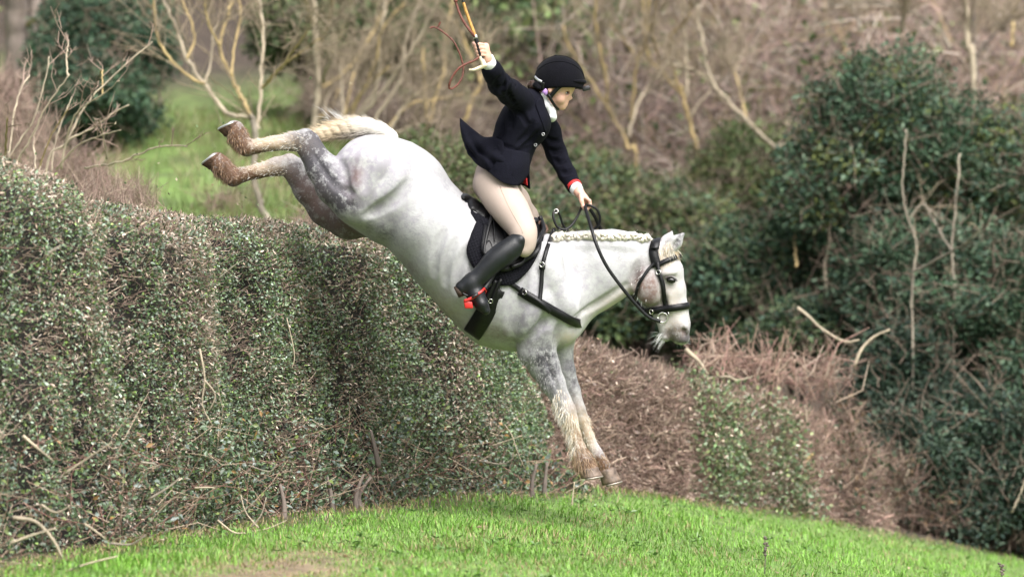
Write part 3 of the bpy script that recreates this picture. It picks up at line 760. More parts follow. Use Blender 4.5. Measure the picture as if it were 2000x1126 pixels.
def build_horse():
    h = SDF(P(385, 960, -.2) - [0, .30, 0], P(1365, 215, .2) + [0, .26, 0], .0068)
    # trunk
    h.chain([(722, 330, 0, 66, 1.15), (748, 350, 0, 86, 1.2), (790, 384, 0, 89, 1.22), (835, 436, 0, 87, 1.30), (888, 488, 0, 95, 1.24), (940, 530, 0, 106, 1.14), (990, 562, 0, 120, .98), (1036, 582, 0, 108, .96), (1068, 600, 0, 84, .95)], .03)
    h.e(798, 345, 0, 62, .20, 55, .06, 40)                                       # croup
    # breast and shoulders
    for s in (-1, 1):
        h.e(1078, 600, s * .13, 50, .11, 70, .05, 28)
        h.e(1040, 560, s * .19, 46, .09, 95, .06, 28)
        h.e(1095, 640, s * .09, 36, .08, 34, .04)
    # neck and head
    h.chain([(1078, 552, 0, 98, .62), (1145, 532, 0, 75, .58), (1205, 513, 0, 56, .55), (1258, 506, 0, 42, .58)], .05)
    h.chain([(1262, 515, 0, 40, .62), (1272, 548, 0, 38, .62)], .03)
    h.e(1270, 560, -.045, 30, .05, 36, .03, -12); h.e(1270, 560, .045, 30, .05, 36, .03, -12)       # cheeks
    h.chain([(1292, 500, 0, 25, 1.1), (1304, 530, 0, 29, 1.1), (1311, 566, 0, 27, .95), (1318, 602, 0, 24, .82), (1324, 632, 0, 22, .85), (1326, 650, 0, 20, 1.05)], .025)
    h.chain([(1276, 575, 0, 24, .6), (1296, 612, 0, 18, .7), (1302, 640, 0, 14, .8), (1300, 655, 0, 10, 1)], .02)   # jaw and chin
    h.e(1332, 662, 0, 15, .05, 11, .015); h.e(1299, 658, 0, 9, .032, 9, .012)
    h.e(1336, 640, -.042, 10, .018, 14, .012, -10); h.e(1336, 640, .042, 10, .018, 14, .012, -10)        # nostril rims
    for s in (-1, 1):
        h.e(1336, 648, s * .062, 5.5, .022, 8.5, .006, -15, sub=True)
        h.e(1307, 533, s * .082, 15, .02, 6, .02, -10)                            # brow bone
        h.e(1311, 546, s * .105, 11, .016, 6, .012, 12, sub=True)
        h.chain([(1310, 575, s * .055, 4, 1), (1312, 605, s * .05, 3, 1)], .03)     # cheek crest
        h.cap(P(1289, 636, s * .062), P(1316, 668, s * .062), .006, .006, .008, sub=True)
    # ears
    for s, b, mid, tip in ((-1, (1306, 488), (1320, 472), (1336, 455)), (1, (1296, 486), (1304, 470), (1313, 452))):
        h.chain([(b[0], b[1], s * .05, 14, .8), (mid[0], mid[1], s * .062, 12, .6), (tip[0], tip[1], s * .06, 2.5, .8)], .012)
        h.cap(P(mid[0] - 2, mid[1] + 6, s * .062 - .022), P(tip[0] - 3, tip[1] + 4, s * .06 - .016), .013, .003, .006, sub=True)
    # hind quarters
    h.chain([(715, 345, -.13, 70, .95), (705, 375, -.17, 56, .75), (690, 388, -.19, 40, .8)], .05)
    h.chain([(688, 386, -.20, 36, .85), (655, 362, -.20, 36, .75), (628, 326, -.19, 28, .75), (607, 292, -.18, 22, .8), (596, 274, -.18, 20, .8)], .03)
    h.chain([(608, 272, -.18, 15, .8), (600, 262, -.18, 11, .8)], .012)
    h.chain([(592, 274, -.18, 21, .8), (572, 276, -.18, 18, .75), (535, 280, -.18, 14, .8), (500, 286, -.18, 13.5, .9), (482, 288, -.18, 17, 1), (474, 282, -.18, 17, 1), (464, 266, -.18, 19, 1), (458, 255, -.18, 20, 1)], .012)
    h.chain([(725, 400, .13, 62, .95), (700, 408, .17, 52, .8), (678, 420, .18, 42, .8)], .05)
    h.chain([(680, 424, .19, 40, .8), (640, 405, .19, 36, .75), (604, 366, .18, 30, .75), (580, 335, .17, 23, .8), (566, 322, .17, 20, .8)], .03)
    h.chain([(566, 312, .17, 12, .8)] * 2, .012)
    h.chain([(562, 322, .17, 20, .8), (540, 325, .17, 18, .75), (505, 334, .17, 14, .8), (472, 342, .17, 14, .9), (456, 346, .17, 18, 1), (446, 338, .17, 18, 1), (432, 325, .17, 20, 1), (424, 317, .17, 20, 1)], .012)
    h.chain([(690, 410, .0, 30, 2.6), (745, 440, .0, 34, 2.2)], .05)                # groin and sheath
    # forelegs
    h.chain([(1050, 640, -.14, 46, .95), (1048, 682, -.13, 37, .85), (1063, 715, -.12, 30, .85), (1080, 748, -.12, 23.5, .85), (1098, 784, -.115, 18, .9), (1106, 802, -.115, 18.5, .95), (1113, 820, -.115, 15.5, .95), (1122, 848, -.115, 12.5, .95), (1131, 876, -.115, 13, 1), (1139, 897, -.115, 17, 1), (1145, 912, -.115, 17, 1)], .014)
    h.chain([(1090, 650, .13, 40, .95), (1095, 690, .12, 24, .9), (1105, 724, .11, 18.5, .9), (1118, 762, .11, 15, .9), (1128, 800, .11, 15.5, .95), (1136, 818, .11, 13.5, .95), (1148, 850, .11, 11, .95), (1160, 878, .11, 12, 1), (1166, 890, .11, 14, 1), (1178, 908, .11, 14.5, 1)], .014)
    def groove(pts, rpx, depth, k=.02, n=10):
        q = catmull(pts, n); W = []
        for a_, b_ in q:
            p, g = h.surf(a_, b_); W.append(p + g * (rpx / K - depth))
        for i in range(n - 1):
            h.cap(W[i], W[i + 1], rpx / K * (.4 + .6 * math.sin(math.pi * (i + .3) / n)), rpx / K * (.4 + .6 * math.sin(math.pi * min(1, (i + 1.3) / n))), k, sub=True)
    def ridge(pts, rpx, lift, k=.02, n=8):
        q = catmull(pts, n); W = []
        for a_, b_ in q:
            p, g = h.surf(a_, b_); W.append(p - g * (rpx / K - lift))
        for i in range(n - 1): h.cap(W[i], W[i + 1], rpx / K, rpx / K, k)
    ridge([(1052, 480), (1080, 530), (1105, 580), (1118, 610)], 18, .010, .03)          # shoulder blade
    ridge([(1020, 655), (1040, 620), (1062, 590)], 20, .010, .03)                       # triceps
    ridge([(745, 300), (720, 330), (700, 365)], 26, .010, .04)
    ridge([(790, 305), (775, 345), (752, 385)], 20, .007, .03)
    ridge([(1130, 478), (1180, 474), (1235, 480)], 10, .006, .02)
    groove([(716, 420), (745, 404), (775, 384), (800, 355)], 9, .014, .03)               # flank fold
    groove([(668, 318), (672, 350), (682, 382)], 6, .006, .025)
    groove([(735, 292), (715, 330), (712, 372)], 8, .006, .03)
    groove([(1024, 500), (1016, 560), (1005, 610), (998, 650)], 12, .012, .035)          # behind the shoulder
    groove([(1100, 492), (1118, 540), (1128, 590)], 10, .010, .03)                       # before the shoulder
    groove([(1064, 612), (1052, 640), (1024, 668)], 7, .009, .02)
    groove([(1094, 628), (1086, 655), (1082, 682)], 6, .010, .015)
    groove([(1132, 612), (1172, 590), (1222, 556)], 7, .009, .02)                        # jugular furrow
    groove([(1246, 510), (1240, 540), (1246, 578)], 7, .010, .015)                       # behind the jaw
    groove([(1290, 560), (1298, 590), (1304, 618)], 5, .005, .012)
    groove([(1064, 690), (1078, 730), (1094, 770)], 4, .006, .012)
    groove([(640, 338), (664, 366), (690, 378)], 6, .008, .02)
    groove([(612, 300), (632, 332), (655, 372)], 4, .006, .012)
    groove([(500, 279), (535, 271), (570, 268)], 3, .004, .006); groove([(1118, 826), (1128, 850), (1138, 880)], 3, .003, .006)
    for i in range(6):
        groove([(868 + i * 22, 452 + i * 16), (852 + i * 22, 490 + i * 17), (846 + i * 22, 535 + i * 17)], 6, .0035, .03)
    for i in range(3): groove([(1112 + i * 4, 640 - i * 10), (1122 + i * 4, 632 - i * 10), (1134 + i * 3, 622 - i * 9)], 3, .004, .01)
    V, Q = h.mesh(2)
    u, v = to_px(V); y = V[:, 1]; near = (y < .03)
    g = lambda *a: gauss(u, v, *a)
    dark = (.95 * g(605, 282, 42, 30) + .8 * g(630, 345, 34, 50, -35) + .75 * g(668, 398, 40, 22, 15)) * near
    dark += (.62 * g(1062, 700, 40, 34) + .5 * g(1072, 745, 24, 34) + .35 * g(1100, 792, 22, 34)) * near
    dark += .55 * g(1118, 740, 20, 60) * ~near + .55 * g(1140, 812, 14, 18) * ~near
    dark += (.8 * g(570, 335, 36, 28) + .8 * g(610, 385, 50, 44, 40) + 1.1 * g(700, 440, 75, 38)) * (y > .0)  # inner far leg: shade painted in along with its brown coat
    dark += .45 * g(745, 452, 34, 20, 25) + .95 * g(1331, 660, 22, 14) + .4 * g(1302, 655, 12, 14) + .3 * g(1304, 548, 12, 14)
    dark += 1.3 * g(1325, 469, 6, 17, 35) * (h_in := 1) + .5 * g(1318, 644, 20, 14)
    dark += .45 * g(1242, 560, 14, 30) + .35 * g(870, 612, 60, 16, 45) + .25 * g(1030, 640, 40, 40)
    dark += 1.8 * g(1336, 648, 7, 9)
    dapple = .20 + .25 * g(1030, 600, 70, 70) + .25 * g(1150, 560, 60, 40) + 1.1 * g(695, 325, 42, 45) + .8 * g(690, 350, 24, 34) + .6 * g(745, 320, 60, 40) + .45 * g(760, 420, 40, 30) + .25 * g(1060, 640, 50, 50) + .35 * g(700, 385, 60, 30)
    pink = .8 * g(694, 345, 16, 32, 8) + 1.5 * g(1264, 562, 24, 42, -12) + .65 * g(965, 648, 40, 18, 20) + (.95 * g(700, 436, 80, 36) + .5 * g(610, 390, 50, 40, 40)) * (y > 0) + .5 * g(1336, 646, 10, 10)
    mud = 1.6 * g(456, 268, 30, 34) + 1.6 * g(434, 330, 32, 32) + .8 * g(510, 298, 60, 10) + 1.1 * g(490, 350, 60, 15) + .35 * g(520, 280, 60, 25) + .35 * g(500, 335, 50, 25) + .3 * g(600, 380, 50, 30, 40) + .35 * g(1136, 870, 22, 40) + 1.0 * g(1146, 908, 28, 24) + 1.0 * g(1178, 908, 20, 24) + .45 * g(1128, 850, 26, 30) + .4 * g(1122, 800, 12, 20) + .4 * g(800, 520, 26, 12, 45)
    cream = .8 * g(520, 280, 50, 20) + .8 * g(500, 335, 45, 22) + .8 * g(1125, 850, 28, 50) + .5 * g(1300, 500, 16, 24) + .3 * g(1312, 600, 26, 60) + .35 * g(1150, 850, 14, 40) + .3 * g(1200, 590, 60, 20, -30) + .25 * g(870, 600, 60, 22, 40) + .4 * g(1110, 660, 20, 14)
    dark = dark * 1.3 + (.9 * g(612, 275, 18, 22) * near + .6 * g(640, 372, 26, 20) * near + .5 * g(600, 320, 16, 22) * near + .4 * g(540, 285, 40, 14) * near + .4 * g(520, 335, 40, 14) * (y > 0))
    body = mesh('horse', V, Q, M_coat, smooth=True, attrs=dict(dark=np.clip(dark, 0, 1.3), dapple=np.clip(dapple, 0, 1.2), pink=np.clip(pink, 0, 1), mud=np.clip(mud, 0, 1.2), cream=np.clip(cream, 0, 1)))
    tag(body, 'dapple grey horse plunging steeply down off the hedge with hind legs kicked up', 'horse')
    # hooves
    hoof('hoof', P(459, 259, -.18), P(452, 243, -.18), P(380, 262, -.18) - P(452, 245, -.18), .047, .056, M_mudhoof, body)
    hoof('hoof', P(427, 320, .17), P(417, 306, .17), P(350, 325, .17) - P(418, 306, .17), .047, .056, M_mudhoof, body)
    hoof('hoof', P(1147, 914, -.115), P(1150, 932, -.115), P(1230, 950, -.115) - P(1150, 932, -.115), .045, .055, M_hoof, body)
    hoof('hoof', P(1183, 916, .11), P(1190, 944, .11), P(1300, 940, .11) - P(1190, 946, .11), .042, .051, M_hoof, body)
    # eyes
    for s in (-1, 1):
        e = blob('eye', P(1311, 547, s * .0845), (.0235, .011, .0135), M_eye, body, rot=math.radians(12))
        p = px_line([(1299, 543), (1304, 540), (1312, 539.5), (1319, 543), (1323, 549)], s * .093, 12)
        Vt, F = tubes([(p, .0042)], 6); mesh('eyelid', Vt, F, M_coat, e, smooth=True, attrs=dict(dark=np.full(len(Vt), .9), dapple=np.zeros(len(Vt)), pink=np.full(len(Vt), .3), mud=np.zeros(len(Vt)), cream=np.zeros(len(Vt))))
    rng = np.random.default_rng(5)
    # tail: tied up in a plait
    td = SDF(P(590, 300, -.12), P(790, 205, .12), .0045)
    td.chain([(764, 268, 0, 14, 1.4), (745, 255, 0, 15, 1.3), (718, 247, 0, 16, 1.3), (690, 248, 0, 17, 1.3)], .01)
    sp = catmull([(700, 248), (672, 252), (645, 257), (625, 263), (612, 268)], 60)
    for k in range(3):
        ph = k * 2.094
        w = np.linspace(0, 1, 60); amp = (9 * (1 - w) + 6 * w)
        q = [(sp[i, 0], sp[i, 1] + amp[i] * math.sin(ph + w[i] * 13), amp[i] / K * 1.2 * math.cos(ph + w[i] * 13), 11.5 - 4.5 * w[i], 1) for i in range(60)]
        td.chain(q, .004)
    Vt, F = td.mesh(1); tu, tv = to_px(Vt)
    w = sst(735, 650, tu)[:, None]; c = np.array([.54, .51, .47]) * (1 - w) + np.array([.46, .37, .26]) * w
    c = c * (.75 + .5 * vnoise(Vt * [25, 60, 160], 1.0))[:, None]
    c = np.where((gauss(tu, tv, 690, 262, 40, 5) > .4)[:, None], c * .55, c)
    tail = mesh('tail', Vt, F, M_horsehair, body, col=c, smooth=True)
    ii = rng.integers(0, len(Vt), 1500)
    n0 = nrm(Vt[ii] - np.stack([Vt[ii, 0], 0 * Vt[ii, 0], np.interp(Vt[ii, 0], *zip(*sorted((P(a, b)[0], P(a, b)[2]) for a, b in ((764, 265), (720, 248), (690, 249), (645, 258), (612, 268)))))], 1))
    dr = nrm(np.array([-1., 0, .05]) + n0 * .35 + rng.normal(size=(1500, 3)) * .2)
    Vh, Fh, k = hairs(Vt[ii], dr, rng.uniform(.02, .06, 1500), .0014, .05, rng)
    tag(mesh('tail_hair', Vh, Fh, M_horsehair, tail, col=np.repeat(c[ii] * 1.15, k, 0)), kind='stuff')
    n = 26; rt = np.array([P(a, b, yy) for a, b, yy in zip(rng.uniform(640, 690, n), rng.uniform(230, 240, n), rng.normal(size=n) * .02)])
    Vh, Fh, k = hairs(rt, np.array([-1, 0, .7]) + rng.normal(size=(n, 3)) * .35, rng.uniform(.05, .12, n), .0014, -.05, rng)
    tag(mesh('tail_hair', Vh, Fh, M_horsehair, tail, col=np.full((len(Vh), 3), .62)), kind='stuff')
    # feathers and shaggy winter coat along the legs
    def fur(sel_px, n, d, L, col, w=.0016, droop=.25, side_=0, spread=.5, nrm_w=.5):
        m = np.zeros(len(V), bool)
        for cu, cv, su, sv, sgn in sel_px: m |= (((u - cu) / su)**2 + ((v - cv) / sv)**2 < 1) & (near if sgn < 0 else ~near)
        ids = np.nonzero(m)[0]
        if len(ids) == 0: return
        ids = ids[rng.integers(0, len(ids), n)]
        cc = V[ids]
        out = NRM[ids]
        dd = nrm(np.asarray(d, float) + out * nrm_w + rng.normal(size=(n, 3)) * spread * .5)
        Vh, Fh, k = hairs(cc - out * .002, dd, L * rng.uniform(.5, 1.2, n), w, droop, rng)
        cs = np.array(col)[rng.integers(0, len(col), n)] * rng.uniform(.7, 1.2, (n, 1))
        tag(mesh('leg_hair', Vh, Fh, M_horsehair, body, col=np.repeat(cs, k, 0)), kind='stuff')
    fn = np.cross(V[Q[:, 2]] - V[Q[:, 0]], V[Q[:, 3]] - V[Q[:, 1]]); NRM = np.zeros_like(V)
    for i in range(4):
        for ax in range(3): NRM[:, ax] += np.bincount(Q[:, i], fn[:, ax], len(V))
    NRM = nrm(NRM)
    if (NRM * (V - V.mean(0))).sum() < 0: NRM = -NRM
    down = nrm(P(1150, 900) - P(1100, 780))
    BR = [(.16, .085, .045), (.24, .14, .08), (.36, .24, .15), (.10, .055, .03), (.48, .35, .23)]
    CR = [(.66, .60, .50), (.55, .45, .33), (.72, .70, .66), (.45, .34, .22)]
    GY = [(.66, .65, .64), (.30, .29, .30), (.14, .13, .14), (.7, .69, .67)]
    fur([(1138, 892, 24, 26, -1)], 800, down + [-.12, 0, -.15], .040, BR)
    fur([(1172, 900, 18, 22, 1)], 450, down, .026, BR)
    fur([(1114, 845, 16, 42, -1)], 600, down + [-.3, 0, 0], .040, CR)
    fur([(1150, 850, 14, 40, 1)], 400, down, .022, CR)
    fur([(1094, 790, 16, 34, -1)], 600, down + [-.35, 0, 0], .032, CR + GY[:1])
    fur([(1052, 700, 44, 24, -1), (1070, 745, 28, 40, -1)], 700, down + [-.3, 0, 0], .017, [(.40, .39, .39), (.24, .23, .24), (.14, .13, .14), (.10, .095, .10)])
    fur([(465, 270, 22, 28, -1), (440, 330, 26, 28, 1)], 1500, [.25, 0, -.9], .026, BR[:4], droop=.1)
    fur([(540, 276, 60, 26, -1), (510, 334, 52, 24, 1)], 900, [-.9, 0, -.1], .020, CR + GY[:1], droop=.0)
    fur([(606, 270, 30, 26, -1), (628, 335, 30, 40, -1), (600, 365, 40, 50, 1)], 600, [-.75, 0, -.5], .015, [(.30, .29, .30), (.14, .13, .14), (.10, .09, .09)], droop=.0)
    fur([(1250, 560, 16, 50, -1)], 50, [-.35, -.1, -.9], .022, GY)
    fur([(1300, 495, 16, 26, -1)], 500, [.2, 0, -1], .030, CR)
    # muzzle beard
    n = 45; rt = np.array([P(a, b, yy) for a, b, yy in zip(rng.uniform(1286, 1304, n), rng.uniform(648, 664, n), rng.normal(size=n) * .015)])
    Vh, Fh, k = hairs(rt, np.array([-.6, 0, -.5]) + rng.normal(size=(n, 3)) * .25, rng.uniform(.03, .085, n), .0014, .1, rng)
    tag(mesh('chin_whiskers', Vh, Fh, M_horsehair, body, col=np.full((len(Vh), 3), .68)), kind='stuff')
    n = 40; rt = np.array([P(a, b, yy) for a, b, yy in zip(rng.uniform(1322, 1346, n), rng.uniform(652, 671, n), rng.normal(size=n) * .03)])
    Vh, Fh, k = hairs(rt, np.array([.3, 0, -.6]) + rng.normal(size=(n, 3)) * .4, rng.uniform(.015, .035, n), .0009, .0, rng)
    tag(mesh('muzzle_whiskers', Vh, Fh, M_horsehair, body, col=np.full((len(Vh), 3), .5)), kind='stuff')
    # plaited mane
    mane = SDF(P(1060, 490, -.1), P(1300, 440, .1), .006)
    mane.chain([(1078, 464, 0, 7, 2), (1150, 461, 0, 8, 2), (1220, 464, 0, 8, 2), (1268, 470, 0, 8, 2)], .01)
    Vt, F = mane.mesh(1)
    mn = mesh('mane', Vt, F, M_horsehair, body, col=np.array([.50, .47, .41]) * rng.uniform(.8, 1.1, (len(Vt), 1)), smooth=True)
    for i in range(17):
        px = 1086 + i * 11.1 + rng.normal() * 1.2; py = 462 + 4 * ((px - 1150) / 110)**2 * (px > 1150) + rng.normal() * 1.3
        rr = .0165 + rng.random() * .005; a = np.linspace(0, 4.2 * np.pi, 34); w = np.linspace(0, 1, 34)
        ys = min(h.surf(px, py + 6)[0][1], -.025); cpt = P(px, py - 1, ys - .002 + rng.random() * .006)
        pts = cpt + np.stack([np.cos(a + i) * rr * (1 - w * .55), -w * .012 - .004 * np.cos(a * 2), np.sin(a + i) * rr * (1 - w * .55)], 1)
        Vt, F = tubes([(pts, .0075 + .0018 * np.sin(a * 5))], 6)
        mesh('braid_knot', Vt, F, M_horsehair, mn, col=np.array([.56, .52, .45]) * np.repeat(.85 + .25 * np.sin(a * 5)**2, 6)[:, None], smooth=True)
    n = 420; rt = np.array([P(a, 458 + 5 * max(0, (a - 1180) / 90) + rng.normal() * 2, rng.normal() * .02) for a in rng.uniform(1080, 1270, n)])
    Vh, Fh, k = hairs(rt, np.array([.3, -.1, .75]) + rng.normal(size=(n, 3)) * .7, rng.uniform(.015, .042, n), .001, .15, rng)
    tag(mesh('stray_mane_hair', Vh, Fh, M_horsehair, mn, col=np.repeat(np.array([.62, .60, .56]) * rng.uniform(.6, 1.1, (n, 1)), k, 0)), kind='stuff')
    n = 300; rt = np.array([P(a, b, yy) for a, b, yy in zip(rng.uniform(1296, 1318, n), rng.uniform(482, 494, n), rng.normal(size=n) * .025 - .01)])
    Vh, Fh, k = hairs(rt, np.array([.35, -.25, -.3]) + rng.normal(size=(n, 3)) * .45, rng.uniform(.03, .075, n), .002, .45, rng)
    tag(mesh('forelock', Vh, Fh, M_horsehair, body, col=np.repeat(np.array([[.62, .50, .34], [.70, .64, .55], [.5, .36, .2]])[rng.integers(0, 3, n)], k, 0)), kind='stuff')
    n = 90; rt = np.array([P(a, b, -.06) for a, b in zip(rng.uniform(1308, 1326, n), rng.uniform(466, 490, n))])
    Vh, Fh, k = hairs(rt, np.array([-.1, -.4, .8]) + rng.normal(size=(n, 3)) * .4, rng.uniform(.015, .035, n), .0012, .1, rng)
    tag(mesh('ear_hair', Vh, Fh, M_horsehair, body, col=np.full((len(Vh), 3), .66)), kind='stuff')
    return h, body
HS, HORSE = build_horse()

# ------------------------------------------------------------------ tack
def build_tack():
    sad = empty('saddle', tuple(P(985, 440)), 'black leather jumping saddle with girth and a red stirrup on the horse', 'saddle')
    pad = surf_patch('saddle_pad', HS, [(922, 452), (936, 425), (965, 410), (1010, 425), (1054, 442), (1062, 462), (1048, 500), (1030, 530), (1006, 552), (980, 558), (950, 545), (924, 522), (911, 490)], .014, .012, M_quilt, None, center=(985, 490))
    tag(pad, 'black quilted saddle pad showing behind and below the saddle flap', 'saddle pad')
    surf_patch('brown_wither_pad', HS, [(1030, 446), (1046, 434), (1060, 432), (1071, 446), (1068, 452), (1054, 462), (1040, 462)], .035, .012, M_brown, pad, rings=5, n=30)
    surf_patch('flap', HS, [(950, 420), (980, 405), (1020, 420), (1050, 436), (1059, 462), (1052, 492), (1026, 512), (990, 530), (962, 520), (941, 492), (942, 460)], .034, .012, M_leather, sad, center=(990, 470))
    p, g = on_surface(HS, [(1049, 440), (1056, 462), (1050, 488), (1026, 508), (995, 526)], 26, .046)
    V, F = tubes([(p, .012)], 8); mesh('knee_roll', V, F, M_leather, sad, smooth=True)
    p, g = on_surface(HS, [(953, 432), (946, 470), (945, 497), (953, 506)], 20, .044)
    V, F = tubes([(p, .008)], 8); mesh('thigh_block', V, F, M_leather, sad, smooth=True)
    surf_patch('thigh_block', HS, [(947, 480), (955, 470), (962, 488), (955, 506), (947, 502)], .046, .016, M_leather, sad, rings=4, n=24)
    for a in ([(956, 428), (972, 450), (984, 476)], [(958, 426), (985, 448), (1000, 470)], [(954, 432), (960, 455), (962, 480)]):
        p, g = on_surface(HS, a, 14, .042); V, F = tubes([(p, .0022)], 5); mesh('flap_seam', V, F, M_leather, sad)
    st = SDF(P(885, 470, -.24), P(1080, 360, .24), .006)
    st.chain([(910, 394, 0, 15, 2.2), (920, 408, 0, 20, 3.0), (945, 426, 0, 22, 2.9), (985, 436, 0, 16, 2.6), (1020, 434, 0, 12, 2.6), (1046, 432, 0, 8, 3.0)], .02)
    st.e(906, 388, 0, 10, .15, 10, .015)
    V, F = st.mesh(2); mesh('seat', V, F, M_leather, sad, smooth=True)
    rw = [(905, 384, -.115), (900, 396, -.13), (908, 412, -.155), (930, 430, -.18), (950, 442, -.20)]
    V, F = tubes([(catmull([P(*q) for q in rw], 24), .004)], 6); mesh('piping', V, F, M_silver, sad, smooth=True)
    for s in (-1, 1):
        V, F = tubes([(catmull([P(902, 392, s * .09), P(905, 412, s * .13), P(925, 430, s * .17), P(955, 446, s * .20)], 20), np.linspace(.032, .042, 20))], 10)
        mesh('panel', V, F, M_quilt, sad, smooth=True)
    wrap_strap('girth', HS, [(978, 545), (962, 582), (945, 615), (930, 640), (922, 652)], .095, .010, M_leather, sad, 22, .004)
    for dx in (-7, 7):
        surf_strap('girth_strap', HS, [(973 + dx, 545), (960 + dx, 575), (950 + dx, 595)], .026, .006, M_leather, sad, 14, .022)
    for a, b in ((948, 582), (957, 584)):
        p, g = HS.surf(a, b); torus('buckle', p + g * .03, .010, .0022, g, M_steel, sad)
    p, g = HS.surf(938, 664); torus('girth_ring', P(937, 664, -.06), .010, .003, (.2, -1, 0), M_steel, sad)
    # stirrups
    for s in (-1, 1):
        yb = s * .385
        V, F = [], []
        r = mesh('stirrup', *tubes([(catmull([P(946, 563, yb + .02 * s), P(939, 570, yb + .045 * s), P(921, 582, yb + .055 * s), P(907, 588, yb + .05 * s)], 16), np.linspace(.005, .0085, 16)),
                                    (catmull([P(945, 563, yb), P(948, 570, yb - .03 * s), P(928, 588, yb - .065 * s), P(914, 594, yb - .055 * s)], 16), .006)], 8), M_red, sad, smooth=True)
        c = [P(905, 586, yb + .055 * s), P(922, 589, yb + .055 * s), P(924, 602, yb + .055 * s), P(908, 602, yb + .055 * s)]
        d = np.array([0, .11 * s * -1 * -1, 0]) * 1.0
        top = np.array(c); bot = np.array(c) + [0, .105 * (1 if s < 0 else -1), 0]
        Vb = np.vstack([top, bot]); Fb = np.array([[0, 1, 2, 3], [7, 6, 5, 4], [0, 4, 5, 1], [1, 5, 6, 2], [2, 6, 7, 3], [3, 7, 4, 0]])
        o = mesh('tread', Vb, Fb, M_red, r); bv = o.modifiers.new('round', 'BEVEL'); bv.width = .004; bv.segments = 2
        q = np.array([P(922, 581, yb + .064 * s), P(934, 573, yb + .058 * s)]); V, F = tubes([(q, .0055)], 6); mesh('badge', V, F, M_black, r)
        y0 = s * .34
        q = catmull([P(970, 520, s * .33), P(958, 545, s * .35), P(946, 564, s * .375)], 14)
        strap('stirrup_leather', q, np.tile([0, -1., 0], (14, 1)), .026, .005, M_leather, sad)
    # breastplate
    bp = empty('breastplate', tuple(P(1060, 570)), 'black leather breastplate strapped across the horse\'s chest and shoulder', 'breastplate')
    surf_strap('strap', HS, [(962, 536), (985, 548), (1010, 562), (1024, 574)], .024, .007, M_leather, bp, 18, .006)
    p1, g1 = on_surface(HS, [(1016, 568), (1045, 586), (1080, 606), (1110, 622), (1127, 631)], 26, .005)
    p2, g2 = on_surface(HS, [(1016, 568), (1045, 586), (1080, 606), (1110, 622), (1127, 631)], 26, .005, True)
    A = np.vstack([p1, [P(1137, 632, -.07), P(1140, 632, 0), P(1137, 632, .07)], p2[::-1]]); G = np.vstack([g1, [[.8, -.4, 0], [1, 0, 0], [.8, .4, 0]], g2[::-1]])
    for _ in range(2): A[1:-1] = (A[:-2] + 2 * A[1:-1] + A[2:]) / 4
    strap('chest_band', A, G, .044, .009, M_leather, bp)
    surf_strap('strap', HS, [(1024, 570), (1040, 580), (1056, 592), (1066, 602), (1070, 606)], .022, .006, M_leather, bp, 16, .016)
    surf_strap('neck_strap', HS, [(1083, 449), (1074, 470), (1064, 500), (1059, 530), (1056, 560), (1054, 590)], .020, .006, M_leather, bp, 26, .008)
    surf_strap('neck_strap', HS, [(1083, 449), (1074, 470), (1064, 500), (1059, 530), (1056, 560), (1054, 590)], .020, .006, M_leather, bp, 26, .008, True)
    surf_strap('strap_keeper', HS, [(1060, 515), (1060, 526)], .030, .010, M_leather, bp, 5, .010)
    for a, b in ((1060, 517), (1028, 571)):
        p, g = HS.surf(a, b); torus('buckle', p + g * .02, .011, .0022, g, M_steel, bp)
    # bridle
    br = empty('bridle', tuple(P(1290, 520)), 'black leather bridle and reins on the grey horse\'s head', 'bridle')
    for fr in (False, True):
        surf_strap('headpiece', HS, [(1280, 476), (1276, 490), (1279, 506), (1284, 520)], .046, .008, M_leather, br, 16, .006, fr)
        surf_strap('cheekpiece', HS, [(1284, 512), (1289, 535), (1294, 560), (1299, 585), (1305, 605), (1306, 612)], .021, .008, M_leather, br, 26, .008, fr)
        surf_strap('throatlash', HS, [(1281, 510), (1268, 524), (1256, 543), (1248, 560), (1243, 582)], .015, .006, M_leather, br, 20, .007, fr)
        p, g = HS.surf(1295, 619, fr); torus('bit_ring', p + g * .012, .024, .0042, g + np.array([.1, 0, .1]), M_steel, br)
        p, g = HS.surf(1307, 612, fr); torus('ring', p + g * .012, .010, .003, g, M_steel, br)
        for a, b in ((1288, 532), (1275, 607)):
            p, g = HS.surf(a, b, fr); torus('buckle', p + g * .014, .011, .0024, g, M_steel, br)
    q = [P(1280, 474, y) for y in (-.075, -.04, 0, .04, .075)]
    strap('headpiece', catmull([P(1278, 486, -.085), P(1280, 474, -.06), P(1282, 468, 0), P(1280, 474, .06), P(1278, 486, .085)], 20), np.array([nrm(np.array([-.2, y, .8])) for y in np.linspace(-1, 1, 20)]), .046, .008, M_leather, br)
    def front(name, pts, tip, w):
        p, g = on_surface(HS, pts, 18, .006); q, h_ = on_surface(HS, pts, 18, .006, True)
        A = np.vstack([p, [P(tip[0], tip[1], -.03), P(tip[0] + 1.5, tip[1], 0), P(tip[0], tip[1], .03)], q[::-1]])
        G = np.vstack([g, [[1, -.3, .2], [1, 0, .2], [1, .3, .2]], h_[::-1]])
        for _ in range(3): A[1:-1] = (A[:-2] + 2 * A[1:-1] + A[2:]) / 4
        return strap(name, A, G, w, .009, M_leather, br)
    front('browband', [(1283, 519), (1295, 513), (1308, 507), (1320, 502)], (1329, 499), .024)
    front('noseband', [(1262, 606), (1275, 606), (1290, 604), (1305, 602), (1320, 600), (1334, 598)], (1346, 596), .034)
    # reins
    def rein(name, pts, w=.017, nor=(0, -1, .15)):
        q = catmull([P(*k) for k in pts], 50); return strap(name, q, np.tile(np.array(nor, float), (50, 1)), w, .004, M_leather, br)
